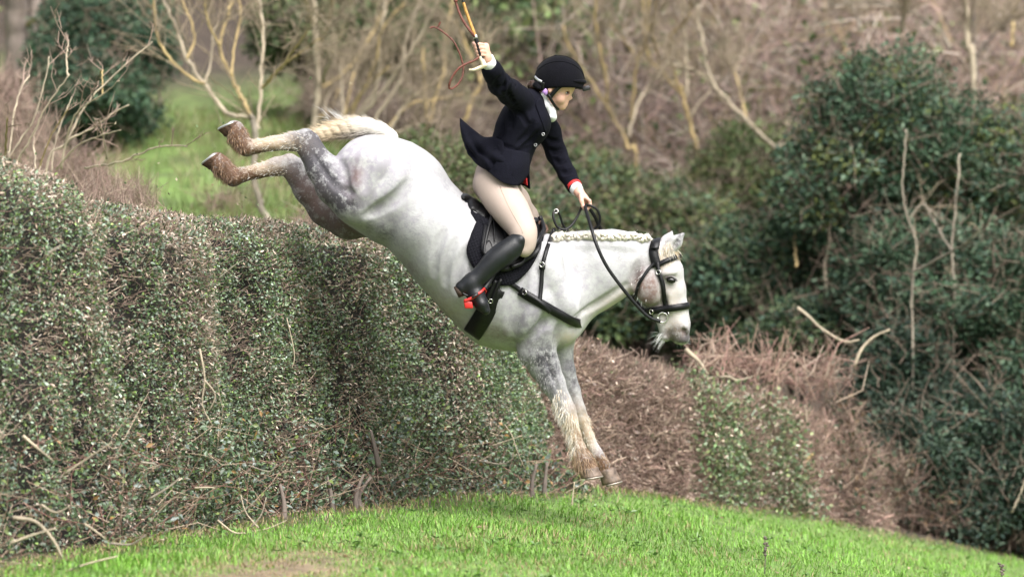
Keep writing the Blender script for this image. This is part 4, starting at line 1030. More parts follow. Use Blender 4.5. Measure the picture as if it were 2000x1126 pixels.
    rein('rein', [(1142, 400, .02), (1146, 416, -.03), (1155, 445, -.13), (1166, 480, -.17), (1184, 518, -.17), (1210, 555, -.16), (1240, 592, -.14), (1266, 618, -.12), (1290, 628, -.10)])
    rein('rein', [(1146, 400, .08), (1160, 420, .12), (1172, 445, .16), (1200, 500, .20), (1245, 590, .17), (1290, 626, .11)])
    rein('rein_loop', [(1143, 401, .03), (1155, 402, .02), (1168, 412, .03), (1172, 430, .04), (1166, 443, .05), (1155, 449, .06)], .012)
    rein('rein_loop', [(1136, 404, .05), (1128, 422, .04), (1116, 440, .02), (1102, 448, .0), (1088, 442, -.01), (1081, 425, -.01), (1082, 414, .0), (1090, 410, .02)], .012)
    rein('rein_loop', [(1088, 410, .02), (1094, 422, .03), (1100, 440, .05), (1112, 452, .06)], .010)
    p = P(1086, 412, 0); torus('buckle', p, .010, .002, (0, -1, .3), M_steel, br)
build_tack()

# ------------------------------------------------------------------ the rider
def build_rider():
    b = SDF(P(880, 620, -.62) - [0, .02, 0], P(1170, 70, .42) + [0, .02, 0], .0048)
    # head
    b.e(1086, 158, 0, 40, .076, 40, .02)
    b.chain([(1091, 172, 0, 25, .85), (1092, 194, 0, 19, .85)], .02)
    b.chain([(1080, 186, 0, 17, 1.05), (1096, 205, 0, 9, 1.1)], .015)
    b.e(1099, 209, 0, 6, .016, 5.5, .008); b.e(1104, 176, 0, 10, .045, 6, .012)
    b.chain([(1108, 180, 0, 3, 1.1), (1115, 191.5, 0, 3.2, 1.2)], .005); b.e(1111, 194, 0, 4, .015, 2.6, .004)
    b.e(1107, 200, 0, 3.6, .018, 2.2, .004, 15); b.e(1105.5, 205.2, 0, 3.4, .016, 2.2, .004, -10); b.e(1102, 203, 0, 5, .022, 5, .008)
    for s in (-1, 1):
        b.e(1107, 181.5, s * .034, 5, .014, 4, .008, sub=True)
        b.e(1094, 193, s * .040, 9, .02, 9, .02)
        b.e(1075, 173, s * .080, 5, .009, 9, .008, 15); b.e(1076, 173, s * .090, 2.5, .006, 5, .004, 15, sub=True)
    b.chain([(1074, 190, 0, 20, .9), (1062, 208, 0, 20, .95), (1048, 226, 0, 24, 1.1)], .02)
    # torso, kept inside the clothes
    b.chain([(1030, 226, 0, 34, 1.5), (1010, 255, 0, 34, 1.35), (996, 288, 0, 32, 1.4), (972, 335, 0, 34, 1.6)], .03)
    # near (raised) arm
    b.chain([(1012, 196, -.15, 15), (992, 178, -.28, 12), (974, 163, -.40, 11), (962, 138, -.495, 10), (952, 118, -.55, 9.5), (950, 112, -.56, 9)], .012)
    # far (rein) arm
    b.chain([(1052, 222, .15, 15), (1070, 262, .22, 13), (1088, 305, .245, 11), (1112, 345, .16, 9.5), (1127, 369, .09, 9), (1130, 374, .08, 9)], .012)
    # legs
    for s, q in ((-1, [(965, 352, -.09, 26), (994, 402, -.21, 23), (1018, 446, -.31, 16), (1010, 478, -.345, 17), (965, 512, -.36, 18), (937, 541, -.37, 11), (915, 558, -.37, 11), (946, 600, -.37, 7)]),
                 (1, [(970, 352, .10, 26), (1002, 402, .21, 23), (1030, 442, .32, 14), (1018, 478, .345, 16), (970, 512, .36, 17), (940, 541, .37, 11), (918, 558, .37, 11), (948, 600, .37, 7)])): b.chain(q, .015)
    # near hand: a fist round the whip stock
    b.cap(P(951, 113, -.56), P(944, 98, -.565), .023, .026, .012, .75, .8)
    b.cap(P(950, 106, -.56), P(949, 90, -.565), .016, .015, .012)
    fr = .0088
    for i, (kx, ky) in enumerate(((945, 88), (947.5, 95), (949, 102), (949, 109))):
        w = (1, 1.02, .97, .85)[i]; y0 = -.575
        q = [P(kx, ky, y0), P(kx - 8, ky - 1.5, y0 - .026), P(kx - 17 * w, ky - 1, y0 - .020), P(kx - 19 * w, ky + 1, y0 + .008), P(kx - 12 * w, ky + 2, y0 + .022)]
        for a, c in zip(q[:-1], q[1:]): b.cap(a, c, fr * w, fr * w * .95, .003)
    q = [P(946, 106, -.545), P(938, 98, -.53), P(930, 89, -.535), P(925, 85, -.55)]                       # thumb along the stock
    for a, c, r1 in zip(q[:-1], q[1:], (.012, .0105, .0095)): b.cap(a, c, r1, r1 * .93, .005)
    # far hand: closed on the reins
    b.cap(P(1130, 374, .08), P(1141, 389, .065), .022, .024, .012, .8, .9)
    for i in range(4):
        yy = .035 + .019 * i; w = (.98, 1, .97, .85)[i]
        q = [P(1143, 386, yy), P(1152, 392, yy - .004), P(1153, 402, yy - .004), P(1146, 409, yy), P(1140, 404, yy)]
        for a, c in zip(q[:-1], q[1:]): b.cap(a, c, fr * w, fr * w * .95, .003)
    q = [P(1134, 380, .045), P(1136, 393, .022), P(1139, 403, .018), P(1144, 409, .022)]
    for a, c, r1 in zip(q[:-1], q[1:], (.012, .0105, .0095)): b.cap(a, c, r1, r1 * .93, .005)
    V, Q = b.mesh(1)
    body = tag(mesh('person', V, Q, M_skin, smooth=True), 'rider in a navy jacket standing in her stirrups with one arm flung up', 'person')
    # face details
    for s in (-1, 1):
        e = blob('eye', P(1106.5, 181.5, s * .032), (.0085, .0075, .0042), M_white, body)
        blob('iris', P(1108.6, 181.4, s * .0345), (.0042, .006, .0042), M_eye, e)
        Vt, F = tubes([(catmull([P(1101, 181, s * .044), P(1105, 178.8, s * .043), P(1110.5, 180, s * .030)], 8), .0022)], 5); mesh('eyelash', Vt, F, M_hair, e)
        Vt, F = tubes([(catmull([P(1098, 176, s * .05), P(1104, 173, s * .046), P(1110.5, 175, s * .028)], 8), np.linspace(.0018, .0034, 8))], 5); mesh('eyebrow', Vt, F, M_hair, body)
    m_lip = mat('lips', (.45, .16, .14), .45)
    blob('lips', P(1108, 200.2, 0), (.0065, .017, .0036), m_lip, body); blob('lips', P(1106.4, 205, 0), (.006, .015, .0042), m_lip, body)
    # hair bun with net
    hb = blob('hair_bun', P(1042, 168, 0), (.028, .045, .028), M_hair, body)
    rng = np.random.default_rng(8)
    for i in range(7):
        a = rng.uniform(0, 6.28); c = P(1042, 168, 0); p = [c + np.array([.024 * math.cos(a + t), -.03 + .02 * t, .024 * math.sin(a + t)]) for t in np.linspace(0, 2.2, 10)]
        Vt, F = tubes([(np.array(p), .006)], 5); mesh('hair_strand', Vt, F, M_hair, hb, smooth=True)
    hr = SDF(P(1040, 195, -.1), P(1090, 130, .1), .005); hr.e(1072, 160, 0, 24, .084, 22, .02); hr.e(1056, 170, 0, 12, .06, 10, .01)
    Vt, F = hr.mesh(1); mesh('hair', Vt, F, M_hair, body, smooth=True)
    # riding hat
    hh = SDF(P(1030, 200, -.14), P(1165, 95, .14), .0048)
    hh.e(1092, 158, 0, 49, .107, 49, .01, 6)
    hh.ell(P(1092, 219, 0), (.24, .3, .12), .012, math.radians(-4), True)
    hh.e(1076, 188, 0, 34, .088, 26, .01, sub=True)
    hh.chain([(1054, 172, -.09, 4, 1), (1046, 166, -.05, 5, 1), (1044, 165, 0, 5, 1), (1046, 166, .05, 5, 1), (1054, 172, .09, 4, 1)], .01)
    Vt, F = hh.mesh(2); hat = mesh('riding_hat', Vt, F, M_velvet, body, smooth=True)
    hv = SDF(P(1080, 185, -.12), P(1165, 145, .12), .004)
    hv.e(1112, 160, 0, 34, .093, 8, .008, 1); hv.ell(P(1110, 176, 0), (.12, .3, .03), .004, 0, True)
    Vt, F = hv.mesh(2); mesh('peak', Vt, F, M_velvet, hat, smooth=True)
    blob('button', P(1086, 109.5, 0), (.012, .012, .006), M_velvet, hat)
    for ph in (-.75, 0, .75):
        t = np.linspace(.12, 2.7, 30) - 1.2; base = [P(1092 + 49.6 * math.sin(k), 158 - 49.6 * math.cos(k), 0) for k in t]
        p = np.array([q + [0, math.sin(ph) * .108 * math.cos(k) - 0, 0] for q, k in zip(base, t)]); c0 = P(1092, 158, 0)
        p = c0 + (p - c0) * np.array([1, 1, 1]) ; p[:, 2] = c0[2] + (p[:, 2] - c0[2]) * (math.cos(ph) if ph else 1)
        Vt, F = tubes([(p, .0016)], 5); mesh('seam', Vt, F, M_velvet, hat)
    bnd = catmull([P(1045, 150, -.055), P(1050, 155, -.085), P(1058, 160, -.099)], 10); strap('rear_trim', bnd, np.tile([-.5, -1., 0], (10, 1)), .012, .003, M_silver, hat)
    hs_ = [([(1061, 161, -.099), (1060, 172, -.09), (1066, 182, -.078), (1075, 190, -.07)], .016, M_leather), ([(1095, 168, -.086), (1088, 174, -.086), (1080, 183, -.08), (1074, 192, -.074)], .020, M_leather),
           ([(1072, 186, -.08), (1076, 194, -.075), (1082, 204, -.06), (1088, 212, -.035), (1092, 214, .0)], .014, M_leather)]
    for q, w, m in hs_:
        p = catmull([P(*k) for k in q], 16); strap('harness_strap', p, np.tile([.1, -1., -.1], (16, 1)), w, .004, m, hat)
    p = catmull([P(1062, 176, -.089), P(1065, 180, -.088), P(1062, 183, -.085)], 6); strap('lilac_tab', p, np.tile([0, -1., 0], (6, 1)), .026, .006, M_lilac, hat)
    ac = blob('action_camera', P(1134, 173, 0), (.014, .010, .006), M_black, hat)
    V8 = np.array([[x, y, z] for x in (-1, 1) for y in (-1, 1) for z in (-1, 1)]) * [.018, .022, .0115]
    V8 = V8 @ np.array([[math.cos(.25), 0, math.sin(.25)], [0, 1, 0], [-math.sin(.25), 0, math.cos(.25)]]) + P(1144, 173, 0)
    o = mesh('camera_body', V8, np.array([[0, 1, 3, 2], [4, 6, 7, 5], [0, 4, 5, 1], [2, 3, 7, 6], [0, 2, 6, 4], [1, 5, 7, 3]]), M_black, ac); bv = o.modifiers.new('round', 'BEVEL'); bv.width = .004; bv.segments = 2
    Vt, F = tubes([(np.array([P(1149, 172, 0), P(1152.5, 171.2, 0)]), .011)], 14); mesh('lens', Vt, F, M_eye, ac)
    # jacket
    j = SDF(P(930, 385, -.6), P(1145, 110, .42), .0055)
    j.chain([(1034, 206, 0, 33, 1.75), (1024, 232, 0, 45, 1.5), (1012, 256, 0, 44, 1.35), (1001, 286, 0, 41, 1.4), (993, 312, 0, 41, 1.6), (988, 334, 0, 36, 1.9)], .025)
    j.e(1050, 246, 0, 24, .15, 34, .04, 20)
    j.chain([(975, 312, -.06, 30, 1.7), (985, 336, -.10, 26, 1.4), (1008, 348, -.10, 16, 1.4)], .02)
    j.e(1040, 205, 0, 22, .10, 22, .02)
    j.chain([(1014, 194, -.15, 27), (996, 180, -.25, 24.5), (976, 164, -.40, 22), (965, 145, -.47, 19), (960, 135, -.50, 17.5), (959, 133, -.505, 17)], .02)
    j.chain([(1052, 218, .15, 26), (1072, 258, .22, 23), (1087, 300, .25, 20), (1108, 340, .17, 17), (1121, 364, .11, 15.5)], .02)
    rngj = np.random.default_rng(4)
    for i in range(7):                                                                # creases on the sleeves and at the waist
        a = P(1006 - i * 5, 205 - i * 7, -.25 - .04 * i); j.cap(a, a + [.02, -.02, .06], .006, .004, .012, sub=True)
    for y0 in (1,):
        for i in range(5):
            a = P(978 + i * 11, 292 + i * 1.5, -.205); j.cap(a, a + [.012, -.01, -.075], .005, .003, .016, sub=True)
    for i in range(4):
        a = P(1066 + i * 7, 285 + i * 12, .18 - .02 * i); j.cap(a, a + [.05, -.02, .03], .005, .003, .012, sub=True)
    def jg(pts, rpx, depth, k=.014, n=8):
        W = []
        for a_, b_ in catmull(pts, n):
            p, g = j.surf(a_, b_); W.append(p + g * (rpx / K - depth))
        for i in range(n - 1):
            w0, w1 = math.sin(math.pi * (i + .4) / n), math.sin(math.pi * min(1, (i + 1.4) / n))
            j.cap(W[i], W[i + 1], rpx / K * (.3 + .7 * w0), rpx / K * (.3 + .7 * w1), k, sub=True)
    for pts in ([(1006, 212), (1020, 226), (1030, 244)], [(996, 216), (1000, 234), (998, 252)], [(1042, 236), (1030, 262), (1010, 280)], [(1052, 256), (1036, 276), (1018, 290)],
                [(968, 276), (984, 286), (1004, 290)], [(1034, 288), (1016, 296), (992, 298)], [(984, 240), (980, 262), (968, 280)],
                [(976, 150), (968, 166), (972, 178)], [(986, 160), (980, 176), (986, 190)], [(998, 168), (994, 184), (1002, 200)],
                [(1068, 268), (1078, 276), (1090, 276)], [(1074, 292), (1084, 298), (1098, 292)], [(1082, 310), (1092, 318), (1106, 310)], [(1096, 334), (1106, 338), (1118, 330)]): jg(pts, 4, .009)
    j.e(1068, 212, 0, 22, .055, 30, .012, 30, sub=True)                                 # open neck
    j.cap(P(951, 116, -.56), P(957, 130, -.515), .030, .030, .004, sub=True); j.cap(P(1128, 374, .085), P(1122, 366, .108), .028, .028, .004, sub=True)
    Vt, F = j.mesh(2); jk = mesh('jacket', Vt, F, M_jacket, body, smooth=True)
    # coat skirts
    sheet('coat_tail', [[(983, 276, -.13), (966, 268, -.10), (945, 268, -.06), (926, 254, -.03), (898, 231, .0)],
                        [(985, 292, -.19), (962, 290, -.13), (938, 280, -.15), (918, 270, -.05), (899, 248, -.04)],
                        [(990, 312, -.22), (965, 304, -.23), (940, 301, -.12), (920, 286, -.13), (903, 268, -.02)],
                        [(996, 328, -.235), (970, 324, -.205), (946, 311, -.21), (926, 303, -.10), (908, 286, -.08)],
                        [(1002, 342, -.24), (976, 340, -.235), (952, 332, -.20), (933, 322, -.15), (915, 302, -.09)]], M_jacket, jk, .006)
    sheet('skirt_panel', [[(985, 290, -.195), (1002, 293, -.20), (1020, 296, -.17), (1034, 300, -.11)],
                          [(968, 318, -.225), (995, 322, -.235), (1018, 322, -.21), (1034, 318, -.14)],
                          [(956, 334, -.215), (985, 344, -.245), (1012, 346, -.22), (1033, 336, -.15)],
                          [(951, 332, -.205), (978, 354, -.245), (1008, 362, -.225), (1028, 346, -.16)]], M_jacket, jk, .006)
    sheet('skirt_panel', [[(1005, 300, .12), (1020, 300, .06), (1032, 302, .0)], [(1000, 330, .16), (1020, 332, .10), (1033, 334, .02)], [(1000, 360, .17), (1022, 362, .11), (1035, 369, .03)]], M_jacket, jk, .006)
    sheet('red_lining', [[(1008, 345, .10), (1020, 345, .03), (1029, 348, .0)], [(1008, 356, .10), (1022, 358, .03), (1030, 362, -.005)]], M_lining, jk, .003)
    js = j
    def jpatch(name, o, off, th, m=M_jacket, **k): return surf_patch(name, js, o, off, th, m, jk, rings=5, n=32, **k)
    jpatch('lapel', [(1052, 190), (1060, 200), (1068, 222), (1071, 245), (1066, 262), (1060, 245), (1052, 222), (1046, 202)], .006, .006)
    jpatch('pocket_flap', [(972, 284), (985, 287), (998, 296), (1007, 305), (1001, 307), (988, 302), (976, 294)], .012, .008)
    V2, F = tubes([(catmull([P(1040, 182, -.075), P(1048, 186, -.075), P(1058, 198, -.06), P(1066, 215, -.045)], 16), .012)], 8); mesh('collar', V2, F, M_jacket, jk, smooth=True)
    V2, F = tubes([(catmull([P(1038, 182, -.075), P(1032, 180, -.03), P(1032, 180, .03), P(1038, 182, .075)], 16), .013)], 8); mesh('collar', V2, F, M_jacket, jk, smooth=True)
    for a, c in ((1062, 262), (1047, 283), (1029, 302)):
        p, g = js.surf(a - 3, c); p = P(a - 1, c, p[1] - .006)
        V2, F = tubes([(np.array([p + [0, .004, 0], p - [0, .004, 0]]), .008)], 14); o = mesh('button', V2, F, M_black, jk); torus('rim', p - [0, .004, 0], .0066, .0012, (0, -1, 0), M_silver, o)
    # neck cloth and cuffs
    st = SDF(P(1030, 240, -.12), P(1110, 165, .12), .0048)
    st.chain([(1060, 188, -.03, 8, 1.6), (1068, 205, -.045, 8, 1), (1077, 219, -.03, 9, 1)], .008); st.chain([(1060, 190, .03, 8, 1.6), (1070, 206, .045, 8, 1), (1077, 219, .02, 9, 1)], .008)
    st.chain([(1077, 215, 0, 9, 2), (1077, 228, 0, 11, 2)], .006); st.chain([(1078, 205, -.06, 2, 1), (1084, 222, -.035, 2, 1)], .004)
    for a in ((1068, 192, 1080, 212), (1074, 200, 1086, 218)): st.cap(P(a[0], a[1], -.075), P(a[2], a[3], -.06), .003, .003, .006, sub=True)
    Vt, F = st.mesh(1); mesh('stock', Vt, F, M_white, body, smooth=True)
    for a, c, r in ((P(959, 134, -.503), P(951.5, 114.5, -.555), .0345), (P(1120, 361, .112), P(1128.5, 373, .082), .0335)):
        ax = nrm(c - a)
        ln = [(np.array([a, a + (c - a) * .5, c, c - ax * .004]), np.array([r, r, r * .93, r * .8]))]
        Vt, F = tubes(ln, 20); mesh('shirt_cuff', Vt, F, M_white, body, smooth=True)
        q = a + (c - a) * .20; Vt, F = tubes([(np.array([q - ax * .008, q + ax * .008]), r * 1.13)], 20); mesh('cuff_lining', Vt, F, M_lining, jk, smooth=True)
    # breeches
    br = SDF(P(905, 510, -.42), P(1070, 300, .42), .0055)
    br.chain([(962, 340, 0, 34, 1.9), (958, 360, 0, 35, 1.7)], .03)
    br.smooth_chain([(964, 358, -.09, 38, 1), (980, 386, -.15, 37, 1), (1000, 414, -.22, 34.5, 1), (1020, 446, -.30, 27, 1), (1024, 462, -.325, 24, 1), (1028, 478, -.335, 17, 1), (1024, 488, -.34, 14, 1)], .005)
    br.chain([(970, 358, .10, 37), (1000, 396, .20, 35), (1024, 424, .29, 27), (1040, 446, .33, 22), (1034, 478, .34, 16)], .02)
    for i in range(4): 
        a = P(1000 + i * 7, 352 + i * 5, -.235 - .012 * i); br.cap(a, a + [-.05, -.02, -.02], .004, .003, .014, sub=True)
    Vt, F = br.mesh(2); bc = mesh('breeches', Vt, F, M_breech, body, smooth=True)
    p, g = on_surface(br, [(976, 362), (990, 395), (1006, 425), (1018, 445), (1021, 455)], 22, .0005); Vt, F = tubes([(p, .0016)], 5)
    mesh('side_seam', Vt, F, mat('seam', (.36, .29, .23), .8), bc)
    # boots
    for s in (-1, 1):
        y = lambda v_: s * v_
        o = 0 if s < 0 else 4
        bt = SDF(np.minimum(P(870, 625, y(.30)), P(870, 625, y(.44))) - [0, .02, 0], np.maximum(P(1045, 445, y(.30)), P(1045, 445, y(.44))) + [0, .02, 0], .005)
        bt.smooth_chain([(1012 + o, 473, y(.345), 19, .95), (1003 + o, 481, y(.35), 21, .95), (985 + o, 495, y(.355), 23, .95), (965 + o, 510, y(.36), 22, .95), (948 + o, 527, y(.365), 18.5, .95), (935 + o, 541, y(.368), 17.5, .9), (922 + o, 552, y(.37), 18, .85)], .004)
        bt.chain([(922 + o, 552, y(.37), 18, .85), (904 + o, 562, y(.37), 15, .95)], .012)
        bt.chain([(920 + o, 556, y(.37), 18, .85), (930 + o, 577, y(.372), 17, 1), (941 + o, 594, y(.375), 13, 1.3), (949 + o, 606, y(.377), 8.5, 1.5)], .012)
        bt.e(1017 + o, 468, y(.345), 14, .05, 14, .01)
        for i in range(5):
            a = P(928 + o + i * 5, 533 - i * 2.5 + (i % 2) * 2, s * (.37) - .05); bt.cap(a, a + [.028, .0, -.03], .004, .003, .010, sub=True)
        Vt, F = bt.mesh(2); bo = mesh('boot', Vt, F, M_boot, body, smooth=True)
        hl = [P(893 + o, 556, y(.37)), P(899 + o, 575, y(.37)), P(889 + o, 577 - 8, y(.37))]
        Vt, F = tubes([(np.array([P(901 + o, 566, y(.37)), P(891 + o, 571, y(.37))]), np.array([.031, .029]))], 14); mesh('heel', Vt, F, mat('heel', (.035, .02, .013), .8), bo)
        q = catmull([P(893 + o, 560, y(.37)), P(904 + o, 574, y(.37)), P(918 + o, 581, y(.372)), P(932 + o, 596, y(.375)), P(946 + o, 612, y(.377))], 18)
        tt = nrm(np.gradient(q, axis=0)); nn = np.cross(tt, np.array([0, 1., 0])); strap('sole', q, nn, np.array(np.interp(np.linspace(0, 1, 18), [0, .3, .5, .85, 1], [.05, .058, .055, .075, .05])), .008, M_boot, bo)
    return body
build_rider()

def build_whip():
    y = -.598
    w = empty('hunting_whip', tuple(P(932, 78, y)), 'hunting whip with a horn hook and trailing red brown lash in the raised hand', 'whip')
    def tb(name, pts, r, m, n=24, s=8, yy=None):
        q = catmull([P(a[0], a[1], y if len(a) < 3 else a[2]) for a in pts], n); V, F = tubes([(q, r)], s); return mesh(name, V, F, m, w, smooth=True)
    tb('stock', [(900, -16), (904.5, 3), (912, 27), (921, 52), (928, 71)], np.linspace(.0068, .0085, 24), M_cane)
    tb('stock_tip', [(895, -34), (900, -16), (905, 5)], .0078, M_black)
    tb('grip', [(929, 74), (934, 92), (939, 108), (942, 116)], .0098, M_leather)
    tb('collar', [(927.6, 69), (929.4, 75)], .0105, M_silver, 4, 12)
    tb('horn_handle', [(938.5, 110), (941, 117), (944.5, 125), (946, 128.5)], np.linspace(.0105, .014, 24), M_bone)
    tb('horn_handle', [(949, 126), (943, 129.5), (935, 133), (925, 136.5), (916, 136.5)], np.linspace(.0125, .005, 24), M_bone)
    k = 70; t = np.linspace(0, 1, k)
    r = .0052 * (1 + .22 * np.sin(t * 260))
    tb('lash', [(888, -3, -.60), (892, 10, -.60), (899, 30, -.61), (909, 48, -.62), (920, 63, -.62), (927, 72, -.61)], r * 1.15, M_thong, k)
    tb('lash', [(936, 112, -.60), (925, 119, -.61), (910, 125, -.62), (897, 133, -.63), (886, 146, -.63), (879, 160, -.63), (877, 171, -.62), (883, 173, -.61), (893, 166, -.60), (902, 152, -.59), (905, 136, -.58), (903, 122, -.58), (899, 108, -.58), (892, 92, -.58), (884, 79, -.58), (872, 68, -.58), (860, 59, -.58), (852, 54, -.58)], np.interp(t, [0, 1], [.0056, .0038]) * (1 + .18 * np.sin(t * 300)), M_thong, 140 if False else k)
    tb('lash_end', [(853, 55, -.58), (857, 50, -.58), (860, 43, -.58)], np.linspace(.003, .0045, 24), M_thong)
    tb('lash_end', [(853, 55, -.58), (846, 53, -.58), (840, 55, -.58)], np.linspace(.003, .005, 24), M_thong)
    blob('lash_knot', P(890, 2, -.60), (.011, .011, .008), M_thong, w)
build_whip()
# ------------------------------------------------------------------ woodland behind
def far_wood():
    rng = np.random.default_rng(41)
    n = 108000
    y = 14.5 + 30 * rng.random(n)**1.2; s = 1 + y / D
    px = rng.uniform(-650, 2650, n); x = (px - 1000) / K * s
    ok = ~((y < 20) & (px < 920)); x, y, px, s = x[ok], y[ok], px[ok], s[ok]; n = len(x)
    z = ground_z(x, y) + rng.uniform(0, 1, n)**1.3 * 2.6
    p = np.stack([x, y, z], 1); u, v = to_px(p)
    # what grows where: greener behind the coppice, bare and pinkish on the right
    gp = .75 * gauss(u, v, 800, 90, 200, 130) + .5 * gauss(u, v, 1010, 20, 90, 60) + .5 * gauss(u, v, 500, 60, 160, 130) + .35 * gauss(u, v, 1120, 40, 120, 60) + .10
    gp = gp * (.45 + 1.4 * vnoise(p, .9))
    isg = rng.random(n) < gp
    tw = ~isg
    a = p[tw]; m = len(a)
    d = nrm(rng.normal(size=(m, 3)) * [1, .6, .8] + [0, 0, .55]); L = rng.uniform(.25, 1.1, m); r = rng.uniform(.0025, .0085, m)
    V, F, k = prisms(a, a + d * L[:, None], r, r * .5, .16, rng)
    tc = np.array([[.27, .185, .16], [.16, .11, .095], [.40, .32, .275], [.09, .065, .055], [.50, .42, .36], [.27, .20, .11], [.33, .22, .195]])
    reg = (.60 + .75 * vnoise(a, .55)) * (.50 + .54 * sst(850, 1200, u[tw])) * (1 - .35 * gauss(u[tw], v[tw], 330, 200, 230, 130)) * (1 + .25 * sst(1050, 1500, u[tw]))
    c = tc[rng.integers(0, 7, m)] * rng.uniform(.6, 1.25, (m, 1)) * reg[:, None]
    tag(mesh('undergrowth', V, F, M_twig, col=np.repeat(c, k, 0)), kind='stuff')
    g = p[isg]; rep = 3; q = np.repeat(g, rep, 0) + rng.normal(size=(len(g) * rep, 3)) * .13; m = len(q)
    V, F, k = leaves(q, rng.normal(size=(m, 3)), nrm(rng.normal(size=(m, 3)) + [0, -.4, .6]), rng.uniform(.06, .14, m), rng.uniform(.04, .08, m))
    gc = np.array([[.085, .13, .045], [.06, .10, .04], [.12, .17, .06], [.045, .075, .035], [.14, .16, .07], [.16, .20, .07]])
    c = gc[rng.integers(0, 6, m)] * rng.uniform(.6, 1.2, (m, 1)) * (.6 + .8 * vnoise(q, .8))[:, None]
    tag(mesh('foliage', V, F, M_leaf_far, col=np.repeat(c, k, 0)), kind='stuff')
far_wood()

def bush(name, blobs, n, size, pal, label, cat, seed, clump=.16, nclump=260, stems=14, group=None, stem_mat=None):
    n = int(n * 1.45); size *= .80
    rng = np.random.default_rng(seed)
    b0 = blobs[0]; base = P(b0[0], b0[1], b0[2]); base[2] = ground_z(base[0], base[1])
    root = empty(name, tuple(base), label, cat, group)
    vol = np.array([b[3] * b[4] * b[5] for b in blobs], float)**.67; vol /= vol.sum()
    cc, cn = [], []
    for b, w in zip(blobs, vol):
        k = int(nclump * w) + 3; s = (1 + b[2] / D) / K
        d = nrm(rng.normal(size=(k, 3)) + [0, -.35, .15]); r = rng.uniform(.35, 1.0, k)**.5 * rng.uniform(.88, 1.12, k)
        cc.append(P(b[0], b[1], b[2]) + d * r[:, None] * np.array([b[3] * s, b[4], b[5] * s])); cn.append(d)
    cc, cn = np.concatenate(cc), np.concatenate(cn)
    cb = rng.uniform(.62, 1.3, len(cc)); hue = rng.random(len(cc))
    i = rng.integers(0, len(cc), n)
    off = rng.normal(size=(n, 3)); off = nrm(off) * (rng.random(n)**.45)[:, None] * clump * np.array([1.15, 1, .75])
    p = cc[i] + off
    keep = p[:, 2] > ground_z(p[:, 0], p[:, 1]) + .02; p, i, off = p[keep], i[keep], off[keep]; n = len(p)
    tip = nrm(off / clump * .9 + rng.normal(size=(n, 3)) * .6 + [0, -.1, -.1]); no = nrm(rng.normal(size=(n, 3)) * .7 + cn[i] * .5 + [0, -.2, .6])
    L = size * rng.uniform(.6, 1.35, n)
    V, F, k = leaves(p, tip, no, L, L * .5)
    pl = np.array(pal); m = len(pl)
    ci = np.clip((hue[i] * m + rng.normal(size=n) * .8).astype(int), 0, m - 1)
    c = pl[ci] * (cb[i] * rng.uniform(.7, 1.3, n))[:, None]
    tag(mesh('crown', V, F, M_leaf_far, root, col=np.repeat(c, k, 0)), kind='stuff')
    lines = []
    for _ in range(stems):
        t = cc[rng.integers(0, len(cc))]; g = base + [rng.normal() * .25 + (t[0] - base[0]) * .45, rng.normal() * .15 + .1, 0]; g[2] = ground_z(g[0], g[1]) - .05
        mid = (g + t) / 2 + rng.normal(size=3) * [.12, .1, .05]
        q = catmull([g, mid, t], 10); lines.append((q, np.linspace(.022, .006, 10)))
    V, F = tubes(lines, 5); mesh('stems', V, F, stem_mat or M_bark_dark, root, smooth=True)
    # thin inner branchlets
    k2 = min(len(cc) * 5, 2200); i = rng.integers(0, len(cc), k2); a = cc[i] + rng.normal(size=(k2, 3)) * clump * .5
    V, F, k = prisms(a, a + nrm(rng.normal(size=(k2, 3)) + [0, 0, .4]) * rng.uniform(.1, .35, (k2, 1)), .004, .002, .15, rng)
    mesh('twigs', V, F, M_twig, root, col=np.array([.16, .12, .09])); root.children[-1]['kind'] = 'stuff'
    return root
HOLLY = [(.018, .040, .020), (.030, .064, .034), (.045, .086, .046), (.07, .115, .065), (.035, .068, .046), (.10, .145, .095)]
OLIVE = [(.06, .09, .035), (.085, .125, .045), (.11, .14, .06), (.05, .075, .03), (.12, .13, .05)]
bush('holly_tree', [(1730, 260, 9.5, 165, .9, 165), (1650, 380, 9.3, 130, .8, 130), (1850, 330, 9.8, 150, .9, 150), (1960, 330, 9.8, 110, .8, 150)], 30000, .058,
     HOLLY + [(.10, .12, .035)], 'tall dark green holly with a paler top on the right of the wood', 'holly', 51, nclump=420)
bush('holly_tree', [(1880, 620, 8.6, 190, .9, 190), (1770, 560, 8.8, 130, .8, 150), (1990, 700, 8.4, 120, .8, 240)], 26000, .056, HOLLY, 'dense dark holly in the middle of the right edge below the tallest holly', 'holly', 52, nclump=360)
bush('holly_tree', [(1900, 880, 7.6, 160, .8, 150), (1780, 800, 7.9, 100, .6, 140), (1990, 960, 7.4, 130, .7, 160), (1740, 730, 8.0, 90, .5, 110), (1790, 900, 7.0, 90, .5, 130), (1900, 1000, 7.0, 120, .5, 70)], 34000, .052, [(.010, .022, .012), (.018, .036, .022), (.028, .052, .032), (.045, .075, .045), (.02, .04, .03), (.07, .10, .07)], 'low holly with shade painted into its leaves overhanging the grass at the bottom right', 'holly', 53, nclump=300)  # darker palette puts the shade of its dense growth into the leaves
bush('laurel_bush', [(1480, 560, 10.2, 130, .9, 130), (1600, 520, 10.0, 120, .8, 160), (1380, 590, 10.4, 120, .8, 110), (1580, 640, 9.2, 110, .7, 70)], 26000, .062, HOLLY[1:5] + [(.07, .11, .05), (.09, .125, .06)], 'broad blue green bush right behind the grey horse\'s muzzle', 'bush', 54, nclump=360)
